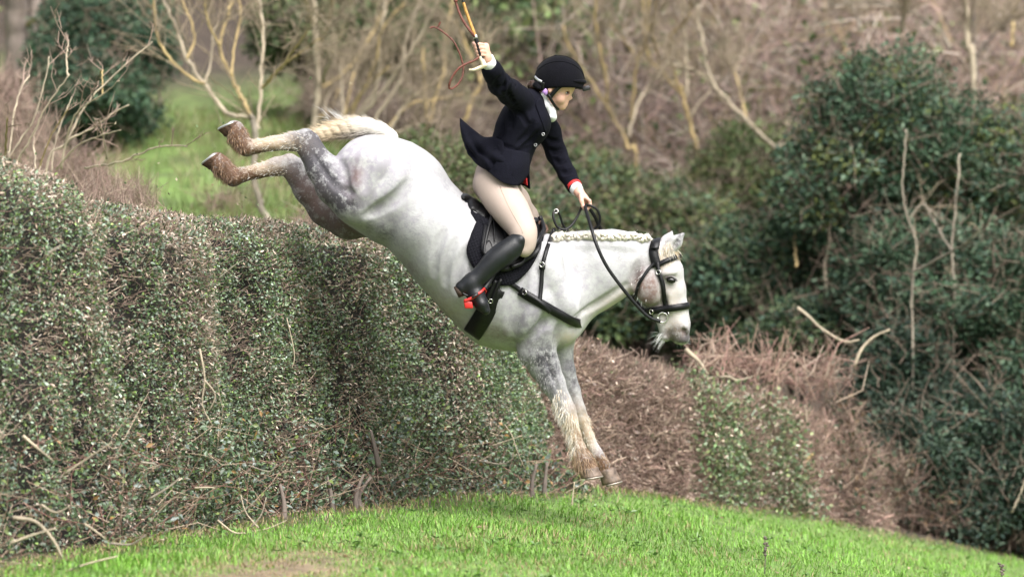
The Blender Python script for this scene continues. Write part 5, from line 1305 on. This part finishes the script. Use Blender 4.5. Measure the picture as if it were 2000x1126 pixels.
bush('laurel_bush', [(1240, 600, 10.8, 140, .8, 80), (1150, 560, 11.2, 110, .8, 80)], 12000, .062, HOLLY[1:5] + OLIVE[:2], 'dark green bush seen under the grey horse\'s neck', 'bush', 55, nclump=180)
bush('olive_bush', [(1150, 390, 12.5, 110, .8, 95), (1250, 430, 12.3, 100, .8, 80), (1330, 470, 12.2, 110, .8, 100), (1060, 440, 9.5, 70, .6, 60)], 17000, .06, OLIVE + HOLLY[2:4], 'lighter olive green bush between the rider\'s rein arm and the horse\'s ears', 'bush', 56, nclump=260)
bush('olive_bush', [(1390, 400, 13.5, 80, .7, 110), (1480, 330, 13.2, 80, .7, 90)], 6500, .06, OLIVE, 'thin olive green bush climbing up left of the tall holly', 'bush', 57, nclump=130)
bush('olive_bush', [(880, 370, 8.6, 70, .6, 80), (830, 330, 9.8, 55, .5, 70), (960, 420, 8.4, 70, .6, 60)], 9000, .05, OLIVE, 'low olive green bush behind the rider\'s coat tail', 'bush', 58, nclump=160)
bush('holly_tree', [(165, 110, 13.5, 105, .8, 115), (220, 200, 13.0, 80, .7, 70), (120, 210, 13, 60, .7, 80), (285, 80, 14.0, 40, .8, 100)], 24000, .065, HOLLY[:5], 'dark evergreen in the shade beside the thick trunk at the top left', 'evergreen', 59, nclump=300)
bush('ivy_bush', [(760, 90, 15.3, 90, .9, 90), (660, 70, 15.6, 80, .9, 100), (870, 90, 15.2, 80, .9, 90), (570, 60, 15.8, 60, .9, 80), (940, 60, 15.6, 60, .9, 80)], 16000, .09, [(.06, .095, .035), (.04, .07, .028), (.09, .12, .045), (.10, .105, .06), (.12, .10, .07)], 'mid green ivy clad thicket behind the many stemmed pale trees', 'thicket', 60, nclump=230)
bush('ivy_bush', [(1010, 15, 18, 70, 1.0, 50), (1110, 30, 18.5, 60, .9, 50)], 5000, .09, [(.05, .10, .03), (.03, .06, .025), (.09, .15, .04)], 'deep green ivy clump at the top edge above the rider\'s hat', 'thicket', 61, nclump=90)

# ---- trees whose stems can be followed one by one
def tree(name, label, cat, stems, y, twigs=60, seed=1, m=None, group=None, tw_len=.45, tw_col=(.24, .19, .13), root_to_ground=True):
    """stems: (points, r0 px, r1 px, material)"""
    rng = np.random.default_rng(seed)
    s = (1 + y / D) / K
    b = P(*stems[0][0][0], y); b[2] = min(b[2], ground_z(b[0], b[1]))
    root = empty(name, tuple(b), label, cat, group)
    TA, TB, TR = [], [], []
    for k, st in enumerate(stems):
        pts, r0, r1 = st[:3]; mm = st[3] if len(st) > 3 else (m or M_bark)
        n = 6 * len(pts)
        yj = np.linspace(0, rng.normal() * .5, len(pts)) if k else np.zeros(len(pts))
        q = [P(a, c, y + j) for (a, c), j in zip(pts, yj)]
        if k == 0 and root_to_ground:
            g = q[0].copy(); g[2] = ground_z(g[0], g[1]) - .15
            if g[2] < q[0][2] - .05: q = [g] + q
        q = catmull(q, n); q[1:-1] += rng.normal(size=(n - 2, 3)) * min(.006, r1 * s * .35)
        r = np.linspace(r0, r1, n) * .66 * s * (1 + .12 * rng.normal(size=n) * .6)
        V, F = tubes([(q, r)], 8); mesh('trunk' if k == 0 else 'branch', V, F, mm, root, smooth=True)
        for _ in range(twigs):
            i = rng.integers(n // 3, n); t = nrm(q[min(i + 1, n - 1)] - q[max(i - 1, 0)])
            d = nrm(t + nrm(rng.normal(size=3)) * .8 + [0, 0, .25]); L = tw_len * rng.uniform(.3, 1.4)
            TA.append(q[i]); e = q[i] + d * L; TB.append(e); TR.append(.0035 + .3 * r[i] * rng.random() * .5)
            for _ in range(3):
                f = rng.uniform(.3, .95); a2 = q[i] + d * L * f; d2 = nrm(d + nrm(rng.normal(size=3)) * .8)
                TA.append(a2); TB.append(a2 + d2 * L * rng.uniform(.25, .6)); TR.append(.0028)
    if TA:
        TR = np.array(TR); V, F, k = prisms(TA, TB, TR, TR * .45, .1, rng)
        c = np.array(tw_col) * rng.uniform(.6, 1.25, (len(TA), 1))
        tag(mesh('twigs', V, F, M_twig, root, col=np.repeat(c, k, 0)), kind='stuff')
    return root
Y, G_, W_ = M_bark_yellow, M_bark, M_bark_pale
tree('coppiced_tree', 'leaning grey trunk splitting into yellow lichened stems behind the raised hind hooves', 'tree', [
    ([(530, 455), (507, 396), (497, 345), (499, 256), (488, 225)], 12, 8, M_bark),
    ([(490, 230), (443, 220), (396, 160), (366, 115), (341, 51), (315, -20)], 7, 5, W_), ([(488, 225), (465, 179), (452, 149), (430, 90), (448, 21), (458, -20)], 7, 4, Y),
    ([(499, 256), (503, 243), (509, 170), (514, 64), (505, -20)], 6, 4, W_), ([(512, 172), (535, 145), (558, 119), (601, 60)], 4, 2.5, Y), ([(512, 172), (570, 115), (625, 75)], 3.5, 2, Y),
    ([(400, 164), (370, 150), (332, 115), (307, 68), (300, -10)], 5, 3, Y), ([(400, 165), (412, 120), (418, 60), (440, 40)], 3.5, 2, W_), ([(366, 115), (380, 70), (360, 10), (350, -20)], 4, 2.5, Y), ([(430, 90), (405, 40), (400, -20)], 3.5, 2, Y),
    ([(452, 149), (458, 90), (470, 30), (462, -20)], 4, 2, Y)], 7.5, 16, 71)
tree('coppiced_tree', 'straight pale grey trunk rising behind the horse\'s tail', 'tree', [
    ([(612, 262), (616, 225), (622, 162), (617, 85), (612, -20)], 10, 8, W_), ([(630, 160), (645, 115), (665, 72), (692, -15)], 6, 4.5, W_), ([(624, 175), (660, 150), (700, 110), (740, 40), (770, -20)], 4.5, 3, Y),
    ([(616, 100), (640, 50), (655, -20)], 3.5, 2.5, Y), ([(622, 230), (650, 205), (668, 150), (672, 120)], 3.5, 2, Y), ([(612, 50), (600, 10), (580, -20)], 3, 2, Y), ([(640, 262), (636, 200), (660, 165)], 4, 2, W_)], 13.5, 20, 72)
tree('coppiced_tree', 'fan of slanting grey and yellow stems between the tail and the rider', 'tree', [
    ([(690, 270), (697, 226), (737, 166), (742, 90), (752, 10), (760, -20)], 6, 4, W_), ([(703, 262), (712, 222), (782, 130), (834, 44), (862, -10)], 6, 4, W_), ([(722, 268), (735, 232), (785, 150), (790, 90), (810, 30), (830, -20)], 5, 3.5, W_),
    ([(680, 262), (700, 190), (735, 120), (745, 60), (790, 5)], 4.5, 3, Y), ([(640, 265), (690, 205), (720, 165), (760, 130)], 4, 2.5, Y), ([(745, 262), (800, 205), (850, 195), (905, 183)], 4, 2.5, Y), ([(760, 262), (830, 240)], 3, 2, W_),
    ([(670, 255), (668, 170), (663, 120)], 4, 3, W_), ([(665, 262), (690, 150), (712, 110)], 4, 2.5, Y), ([(760, 255), (790, 205), (818, 180)], 4.5, 3, W_)], 12, 22, 73)
tree('coppiced_tree', 'pair of thin upright yellow stems just left of the rider\'s back', 'tree', [
    ([(832, 300), (831, 237), (830, 185), (826, 130), (828, 92)], 5, 4, Y), ([(838, 260), (842, 222), (862, 160), (867, 130), (872, 60), (884, 10), (885, -20)], 6, 4, Y), ([(905, 240), (925, 190), (938, 160), (915, 100), (890, 40)], 6, 3.5, Y),
    ([(857, 300), (850, 260), (870, 215), (890, 170), (905, 130)], 4, 2.5, W_), ([(870, 320), (868, 280), (850, 235)], 3.5, 2.5, Y), ([(940, 160), (945, 110), (938, 60)], 4, 3, Y)], 13, 24, 74)
tree('forked_tree', 'yellow lichened forked tree just in front of the rider\'s face', 'tree', [
    ([(1245, 330), (1226, 289), (1218, 266), (1185, 207), (1137, 133), (1107, 85), (1100, 50)], 6.5, 3.5, Y), ([(1187, 200), (1183, 150), (1172, 100), (1163, 40), (1167, -15)], 5, 3.5, Y), ([(1226, 270), (1244, 207), (1270, 165), (1300, 130), (1320, 92)], 5.5, 3, W_),
    ([(1233, 237), (1238, 170), (1246, 118), (1262, 80), (1268, -10)], 4, 3, Y), ([(1246, 118), (1220, 80), (1190, 45)], 3, 2, Y)], 13.5, 26, 75)
tree('forked_tree', 'slender yellow stems curving upwards to the right of the rider\'s peak', 'tree', [
    ([(1372, 360), (1368, 330), (1344, 230), (1329, 182), (1291, 139), (1262, 96), (1257, -15)], 6, 4, Y), ([(1331, 182), (1310, 120), (1312, 70), (1344, 34), (1353, -15)], 5, 3.5, Y), ([(1341, 190), (1342, 130), (1339, 62), (1330, -10)], 4, 3, W_),
    ([(1291, 139), (1275, 60), (1285, -15)], 4, 3, Y), ([(1344, 230), (1400, 160), (1440, 90)], 3.5, 2, W_)], 14, 26, 76)
tree('leaning_tree', 'pale peeling trunk leaning to the left in front of the holly', 'tree', [
    ([(1540, 330), (1512, 288), (1459, 235), (1406, 182), (1382, 134), (1370, 60), (1362, 10)], 7, 4, W_), ([(1459, 235), (1440, 160), (1430, 130)], 3.5, 2, Y), ([(1406, 182), (1360, 140), (1300, 120)], 3, 2, W_)], 12.5, 24, 77)
tree('bare_tree', 'bare tree with dark arching boughs in the top right corner', 'tree', [
    ([(1900, 160), (1891, 96), (1888, 40), (1884, -20)], 9, 8, W_), ([(1906, 160), (1903, 90), (1900, 40), (1905, -20)], 8, 7, M_bark_dark), ([(1905, 110), (1930, 80), (1950, 60), (1975, 35), (2020, 28)], 5, 3, M_bark_dark), ([(1857, 95), (1835, 60), (1800, 34), (1760, 15), (1700, 4), (1620, 10)], 5, 3, G_),
    ([(1760, 60), (1766, 30), (1775, -15)], 6, 5, W_), ([(1680, 55), (1672, 30), (1645, -15)], 6, 4, G_), ([(1975, 90), (1980, 40), (1990, -20)], 5, 4, Y), ([(1938, 50), (1960, 45), (1958, 60), (1936, 52)], 3, 2.5, M_bark_dark)], 13, 40, 78, tw_len=.7)
tree('sapling', 'thin pale stem before the right holly with one bough slanting up', 'tree', [
    ([(1782, 640), (1780, 600), (1783, 537), (1790, 480), (1775, 432), (1763, 374), (1766, 310), (1769, 252)], 4.2, 2.5, G_), ([(1785, 530), (1820, 512), (1862, 489), (1890, 470), (1910, 446)], 4, 2, G_), ([(1776, 430), (1800, 400), (1840, 430)], 2, 1.5, G_)], 7.55, 2, 79, tw_len=.25, root_to_ground=True)
tree('sapling', 'dim slender trunk deep inside the holly near the right edge', 'tree', [([(1862, 640), (1864, 560), (1860, 480), (1868, 380), (1875, 300)], 4, 3, M_bark), ([(1864, 500), (1830, 440), (1800, 385)], 3, 2, M_bark)], 7.9, 2, 80, tw_len=.3)
tree('sapling', 'short straight stem showing in the thin olive leaves left of the holly', 'tree', [([(1612, 560), (1615, 500), (1622, 430), (1618, 380)], 5, 3.5, W_), ([(1555, 520), (1552, 470), (1556, 410)], 5, 3, Y)], 8.9, 3, 81, tw_len=.3)
tree('old_tree', 'thick grey trunk with a mossy bough at the top left corner', 'tree', [
    ([(30, 250), (32, 130), (34, 40), (30, -40)], 36, 34, M_bark_dark), ([(52, 50), (85, 28), (120, 5), (150, -25)], 9, 7, mat('mossy_bark', (.13, .13, .04), .95, var=.5, vscale=8, bump=.8)), ([(70, 160), (66, 60), (75, -20)], 16, 14, M_bark_dark)], 14.5, 8, 82, tw_len=.7, tw_col=(.2, .15, .12))
# upright bare shoots on the bank at the left
tree('hazel_bush', 'spray of thin upright hazel shoots standing up behind the high left end of the hedge', 'bush', [
    ([(18, 330), (21, 303), (64, 234), (90, 150), (96, 110)], 3.5, 2, W_), ([(14, 340), (19, 294), (30, 209), (45, 165), (58, 147)], 3, 2, W_), ([(30, 320), (60, 270), (90, 210), (136, 145)], 3.5, 2, W_), ([(132, 148), (130, 110), (134, 80)], 3, 2, W_), ([(10, 320), (12, 270), (15, 230)], 3, 2, Y),
    ([(70, 330), (66, 270), (75, 240)], 3, 2, W_), ([(76, 330), (100, 265), (135, 210)], 2.5, 1.5, Y)], 2.6, 4, 83, tw_len=.16, tw_col=(.28, .20, .16))
tree('hazel_bush', 'longer bare shoots fanning out to the right over the grassy bank', 'bush', [
    ([(90, 340), (130, 277), (171, 200), (239, 132), (298, 81)], 4, 2, W_), ([(120, 330), (132, 277), (179, 251), (220, 222), (252, 205)], 3.5, 2, W_), ([(125, 290), (150, 220), (200, 185), (233, 158)], 3, 1.8, W_), ([(166, 328), (200, 322), (239, 315), (298, 290), (341, 284), (365, 286)], 3.5, 2, W_),
    ([(208, 310), (203, 270), (196, 240)], 3, 2, W_), ([(110, 330), (150, 285), (205, 262), (236, 254)], 2.5, 1.5, W_), ([(200, 185), (200, 142), (196, 140)], 2.5, 2, Y), ([(100, 335), (110, 270), (140, 190)], 2.5, 1.5, W_)], 3.0, 4, 84, tw_len=.18, tw_col=(.28, .20, .16))

def shrubs():
    rng = np.random.default_rng(91)
    def twiggy(name, label, cat, blobs, n, cols, L, r, up=.9, leaf=0, lcols=None, ls=.03, group=None):
        b0 = P(*blobs[0][:3]); b0[2] = ground_z(b0[0], b0[1]); root = empty(name, tuple(b0), label, cat, group)
        A = []
        for b in blobs:
            k = int(n / len(blobs)); s = (1 + b[2] / D) / K
            A.append(P(*b[:3]) + nrm(rng.normal(size=(k, 3))) * (rng.random((k, 1))**.4) * [b[3] * s, b[4], b[5] * s])
        A = np.concatenate(A); A = A[A[:, 2] > ground_z(A[:, 0], A[:, 1]) - .05]; k0 = len(A)
        d = nrm(rng.normal(size=(k0, 3)) + [0, 0, up]); l = L * rng.uniform(.3, 1.5, k0); rr = r * rng.uniform(.5, 1.4, k0)
        V, F, k = prisms(A - d * l[:, None] * .4, A + d * l[:, None] * .6, rr, rr * .5, .14, rng)
        c = np.array(cols)[rng.integers(0, len(cols), k0)] * rng.uniform(.6, 1.25, (k0, 1))
        tag(mesh('twigs', V, F, M_twig, root, col=np.repeat(c, k, 0)), kind='stuff')
        if leaf:
            i = rng.integers(0, k0, leaf); p = A[i] + rng.normal(size=(leaf, 3)) * .05
            V, F, k = leaves(p, rng.normal(size=(leaf, 3)), nrm(rng.normal(size=(leaf, 3)) + [0, -.3, .6]), ls * rng.uniform(.6, 1.4, leaf), ls * .55)
            c = np.array(lcols)[rng.integers(0, len(lcols), leaf)] * rng.uniform(.6, 1.3, (leaf, 1))
            tag(mesh('leaves', V, F, M_leaf_far, root, col=np.repeat(c, k, 0)), kind='stuff')
        return root
    RB = [(.24, .155, .13), (.30, .21, .17), (.18, .12, .10), (.36, .28, .22)]
    twiggy('bare_shrub', 'reddish brown leafless scrub filling the bank above the left end of the hedge', 'shrub', [(20, 270, 7.5, 90, .6, 70), (130, 340, 6.0, 90, .5, 35), (0, 190, 8, 60, .6, 45)], 2600, RB, .28, .0024, 1.2, 500, [(.10, .09, .05), (.07, .09, .04)], .03)
    twiggy('bare_shrub', 'thin pinkish brown stalks along the top of the hedge left of the hooves', 'shrub', [(190, 378, 1.6, 60, .3, 28), (260, 385, 2.2, 50, .4, 25)], 700, RB, .18, .0014, 1.6)
    twiggy('bare_shrub', 'low brown scrub on the grass bank below the lower hind hoof', 'shrub', [(450, 395, 9, 60, .6, 16), (610, 438, 6, 30, .4, 20)], 260, RB, .25, .0028, .8, 250, [(.09, .12, .04), (.12, .15, .05)], .035)
    twiggy('bare_shrub', 'grey brown brushwood under the slanting stems behind the tail', 'shrub', [(760, 235, 14, 130, .7, 36), (660, 195, 15, 70, .6, 22), (880, 270, 14.5, 80, .7, 50)], 2600, [(.22, .16, .13), (.30, .23, .18), (.15, .11, .09), (.36, .30, .24)], .55, .0042, .7)
    twiggy('bramble_thicket', 'dead brushwood piled along the top of the far brown hedge', 'brambles', [(1480, 715, 5.2, 90, .3, 30), (1600, 730, 5.8, 80, .3, 45), (1390, 700, 5.0, 50, .3, 25)], 420, [(.34, .24, .18), (.42, .33, .26), (.24, .15, .12), (.30, .18, .15)], .30, .0035, .5)
    twiggy('bramble_thicket', 'brown bramble tangle between the far hedge and the low holly', 'brambles', [(1640, 880, 5.9, 70, .35, 110), (1720, 940, 6.3, 70, .35, 70), (1620, 960, 5.7, 70, .3, 50), (1800, 1000, 6.8, 90, .35, 45), (1930, 1040, 7.2, 110, .4, 40)], 2600, [(.20, .13, .10), (.14, .09, .07), (.32, .24, .18), (.09, .06, .05)], .30, .0030, .5, 2600, [(.045, .065, .035), (.07, .095, .05), (.03, .045, .03), (.14, .09, .05)], .045)
    # bleached branches lying in it
    dead = [([(1339, 681), (1348, 690), (1366, 706), (1382, 731)], 4.6, .016, 'thick bleached branch end sticking out of the far hedge below the horse\'s muzzle'),
            ([(1557, 600), (1580, 618), (1603, 640), (1648, 666), (1678, 663)], 6.0, .011, 'long pale branch slanting down in front of the laurel'),
            ([(1668, 716), (1678, 690), (1690, 672), (1710, 655), (1738, 643)], 6.0, .012, 'pale yellowish forked branch rising at the holly\'s lower edge'),
            ([(1560, 930), (1575, 900), (1588, 885)], 5.2, .014, 'short bright yellow broken branch in the bramble tangle'),
            ([(1375, 740), (1420, 735), (1440, 742), (1470, 735)], 4.7, .009, 'crooked pale branch lying on top of the far hedge'),
            ([(1740, 1000), (1755, 960), (1770, 930), (1775, 915)], 6.2, .010, 'bare pale stem standing at the foot of the low holly'),
            ([(1975, 1000), (1990, 970), (2005, 930)], 6.6, .010, 'pale stalk at the right edge of the picture low in the holly'),
            ([(1572, 790), (1577, 840), (1575, 900)], 5.3, .006, 'straight reddish stalk upright beside the green hedge section')]
    for i, (pts, y, r, lb) in enumerate(dead):
        q = px_line(pts, y, 14); V, F = tubes([(q, np.linspace(r, r * .45, 14))], 7)
        o = mesh('fallen_branch', V, F, M_bark_yellow if i == 3 else M_bark_pale, smooth=True); tag(o, lb, 'branch', 'dead branches in the far hedge and brambles')
    # dry dock stalks in the lawn
    for i, (px, py, h, yy, lb) in enumerate(((1493, 1098, 52, -1.5, 'dry dark seed stalk standing alone in the lawn'), (1955, 1128, 30, -.5, 'short dark seed stalk in the bottom right corner of the lawn'))):
        b = P(px, py, yy); s = (1 + yy / D) / K; rt = empty('dried_weed', tuple(b), lb, 'weed', 'dry seed stalks in the lawn')
        q = catmull([b - [0, 0, .05], b + [.005, 0, h * s * .5], b + [-.004, 0, h * s]], 12); V, F = tubes([(q, np.linspace(.003, .0015, 12))], 5); mesh('stalk', V, F, M_bark_dark, rt)
        for k in range(9):
            t = .4 + .6 * k / 9; c = q[int(t * 11)] + rng.normal(size=3) * .006; blob('seed_head', c, (.008, .008, .006), M_bark_dark, rt, seg=8, rings=5)
    # bits of leaf and twig in the air
    bits = [(255, 262, -.3), (262, 266, .2), (378, 266, -.2), (395, 262, .1), (400, 330, -.2), (252, 395, .2), (440, 378, -.3), (465, 398, -.2), (472, 404, .1), (480, 386, 0), (326, 410, -.2), (306, 365, .1), (313, 372, -.2), (560, 402, -.1), (505, 400, -.2), (345, 350, .1),
            (385, 246, 0), (225, 240, -.2), (290, 285, .1), (268, 300, -.1), (310, 318, .2), (244, 357, -.2), (330, 378, .1), (146, 158, -.3), (606, 152, .1), (685, 163, 0), (70, 300, -.4), (212, 330, -.2), (415, 360, .1), (436, 240, -.3), (640, 457, -.2)]
    V, F, _ = leaves(np.zeros((1, 3)), np.array([[1., 0, 0]]), np.array([[0, .3, 1.]]), .020, .013, .3)
    ms = []
    for nm, c in (('green', (.07, .12, .04)), ('pale', (.36, .30, .21)), ('brown', (.20, .13, .08))):
        o = mesh('flying_leaf', V - [.01, 0, 0], F, None, None); ms.append(o)
        o.data.materials.append(mat('flying_leaf_' + nm, c, .6))
    used = [0, 0, 0]
    for i, (a, b, y) in enumerate(bits):
        k = (1, 0, 1, 2, 0)[i % 5]; o = ms[k]
        if used[k]: o = o.copy(); C.objects.link(o)
        used[k] = 1; o.location = P(a, b, y); o.rotation_euler = rng.uniform(0, 6, 3); sc = rng.uniform(.4, .95); o.scale = (sc * 1.2, sc, sc)
        tag(o, ('dark green leaf flying through the air behind the horse', 'pale straw coloured scrap flying through the air behind the horse', 'brown leaf scrap flying through the air behind the horse')[k], 'leaf scrap', 'leaf scraps thrown up behind the horse, ' + ('green', 'pale', 'brown')[k])
    for a, b, lb in ((1168, 662, 'curled brown leaf in the air under the breastplate'), (1157, 834, 'tiny dark crumb in the air right of the forelegs')):
        o = ms[2].copy(); C.objects.link(o); o.location = P(a, b, -.2); o.rotation_euler = (1, .5, .4); o.scale = (1.1, 1.1, 1.1); tag(o, lb, 'leaf')
shrubs()
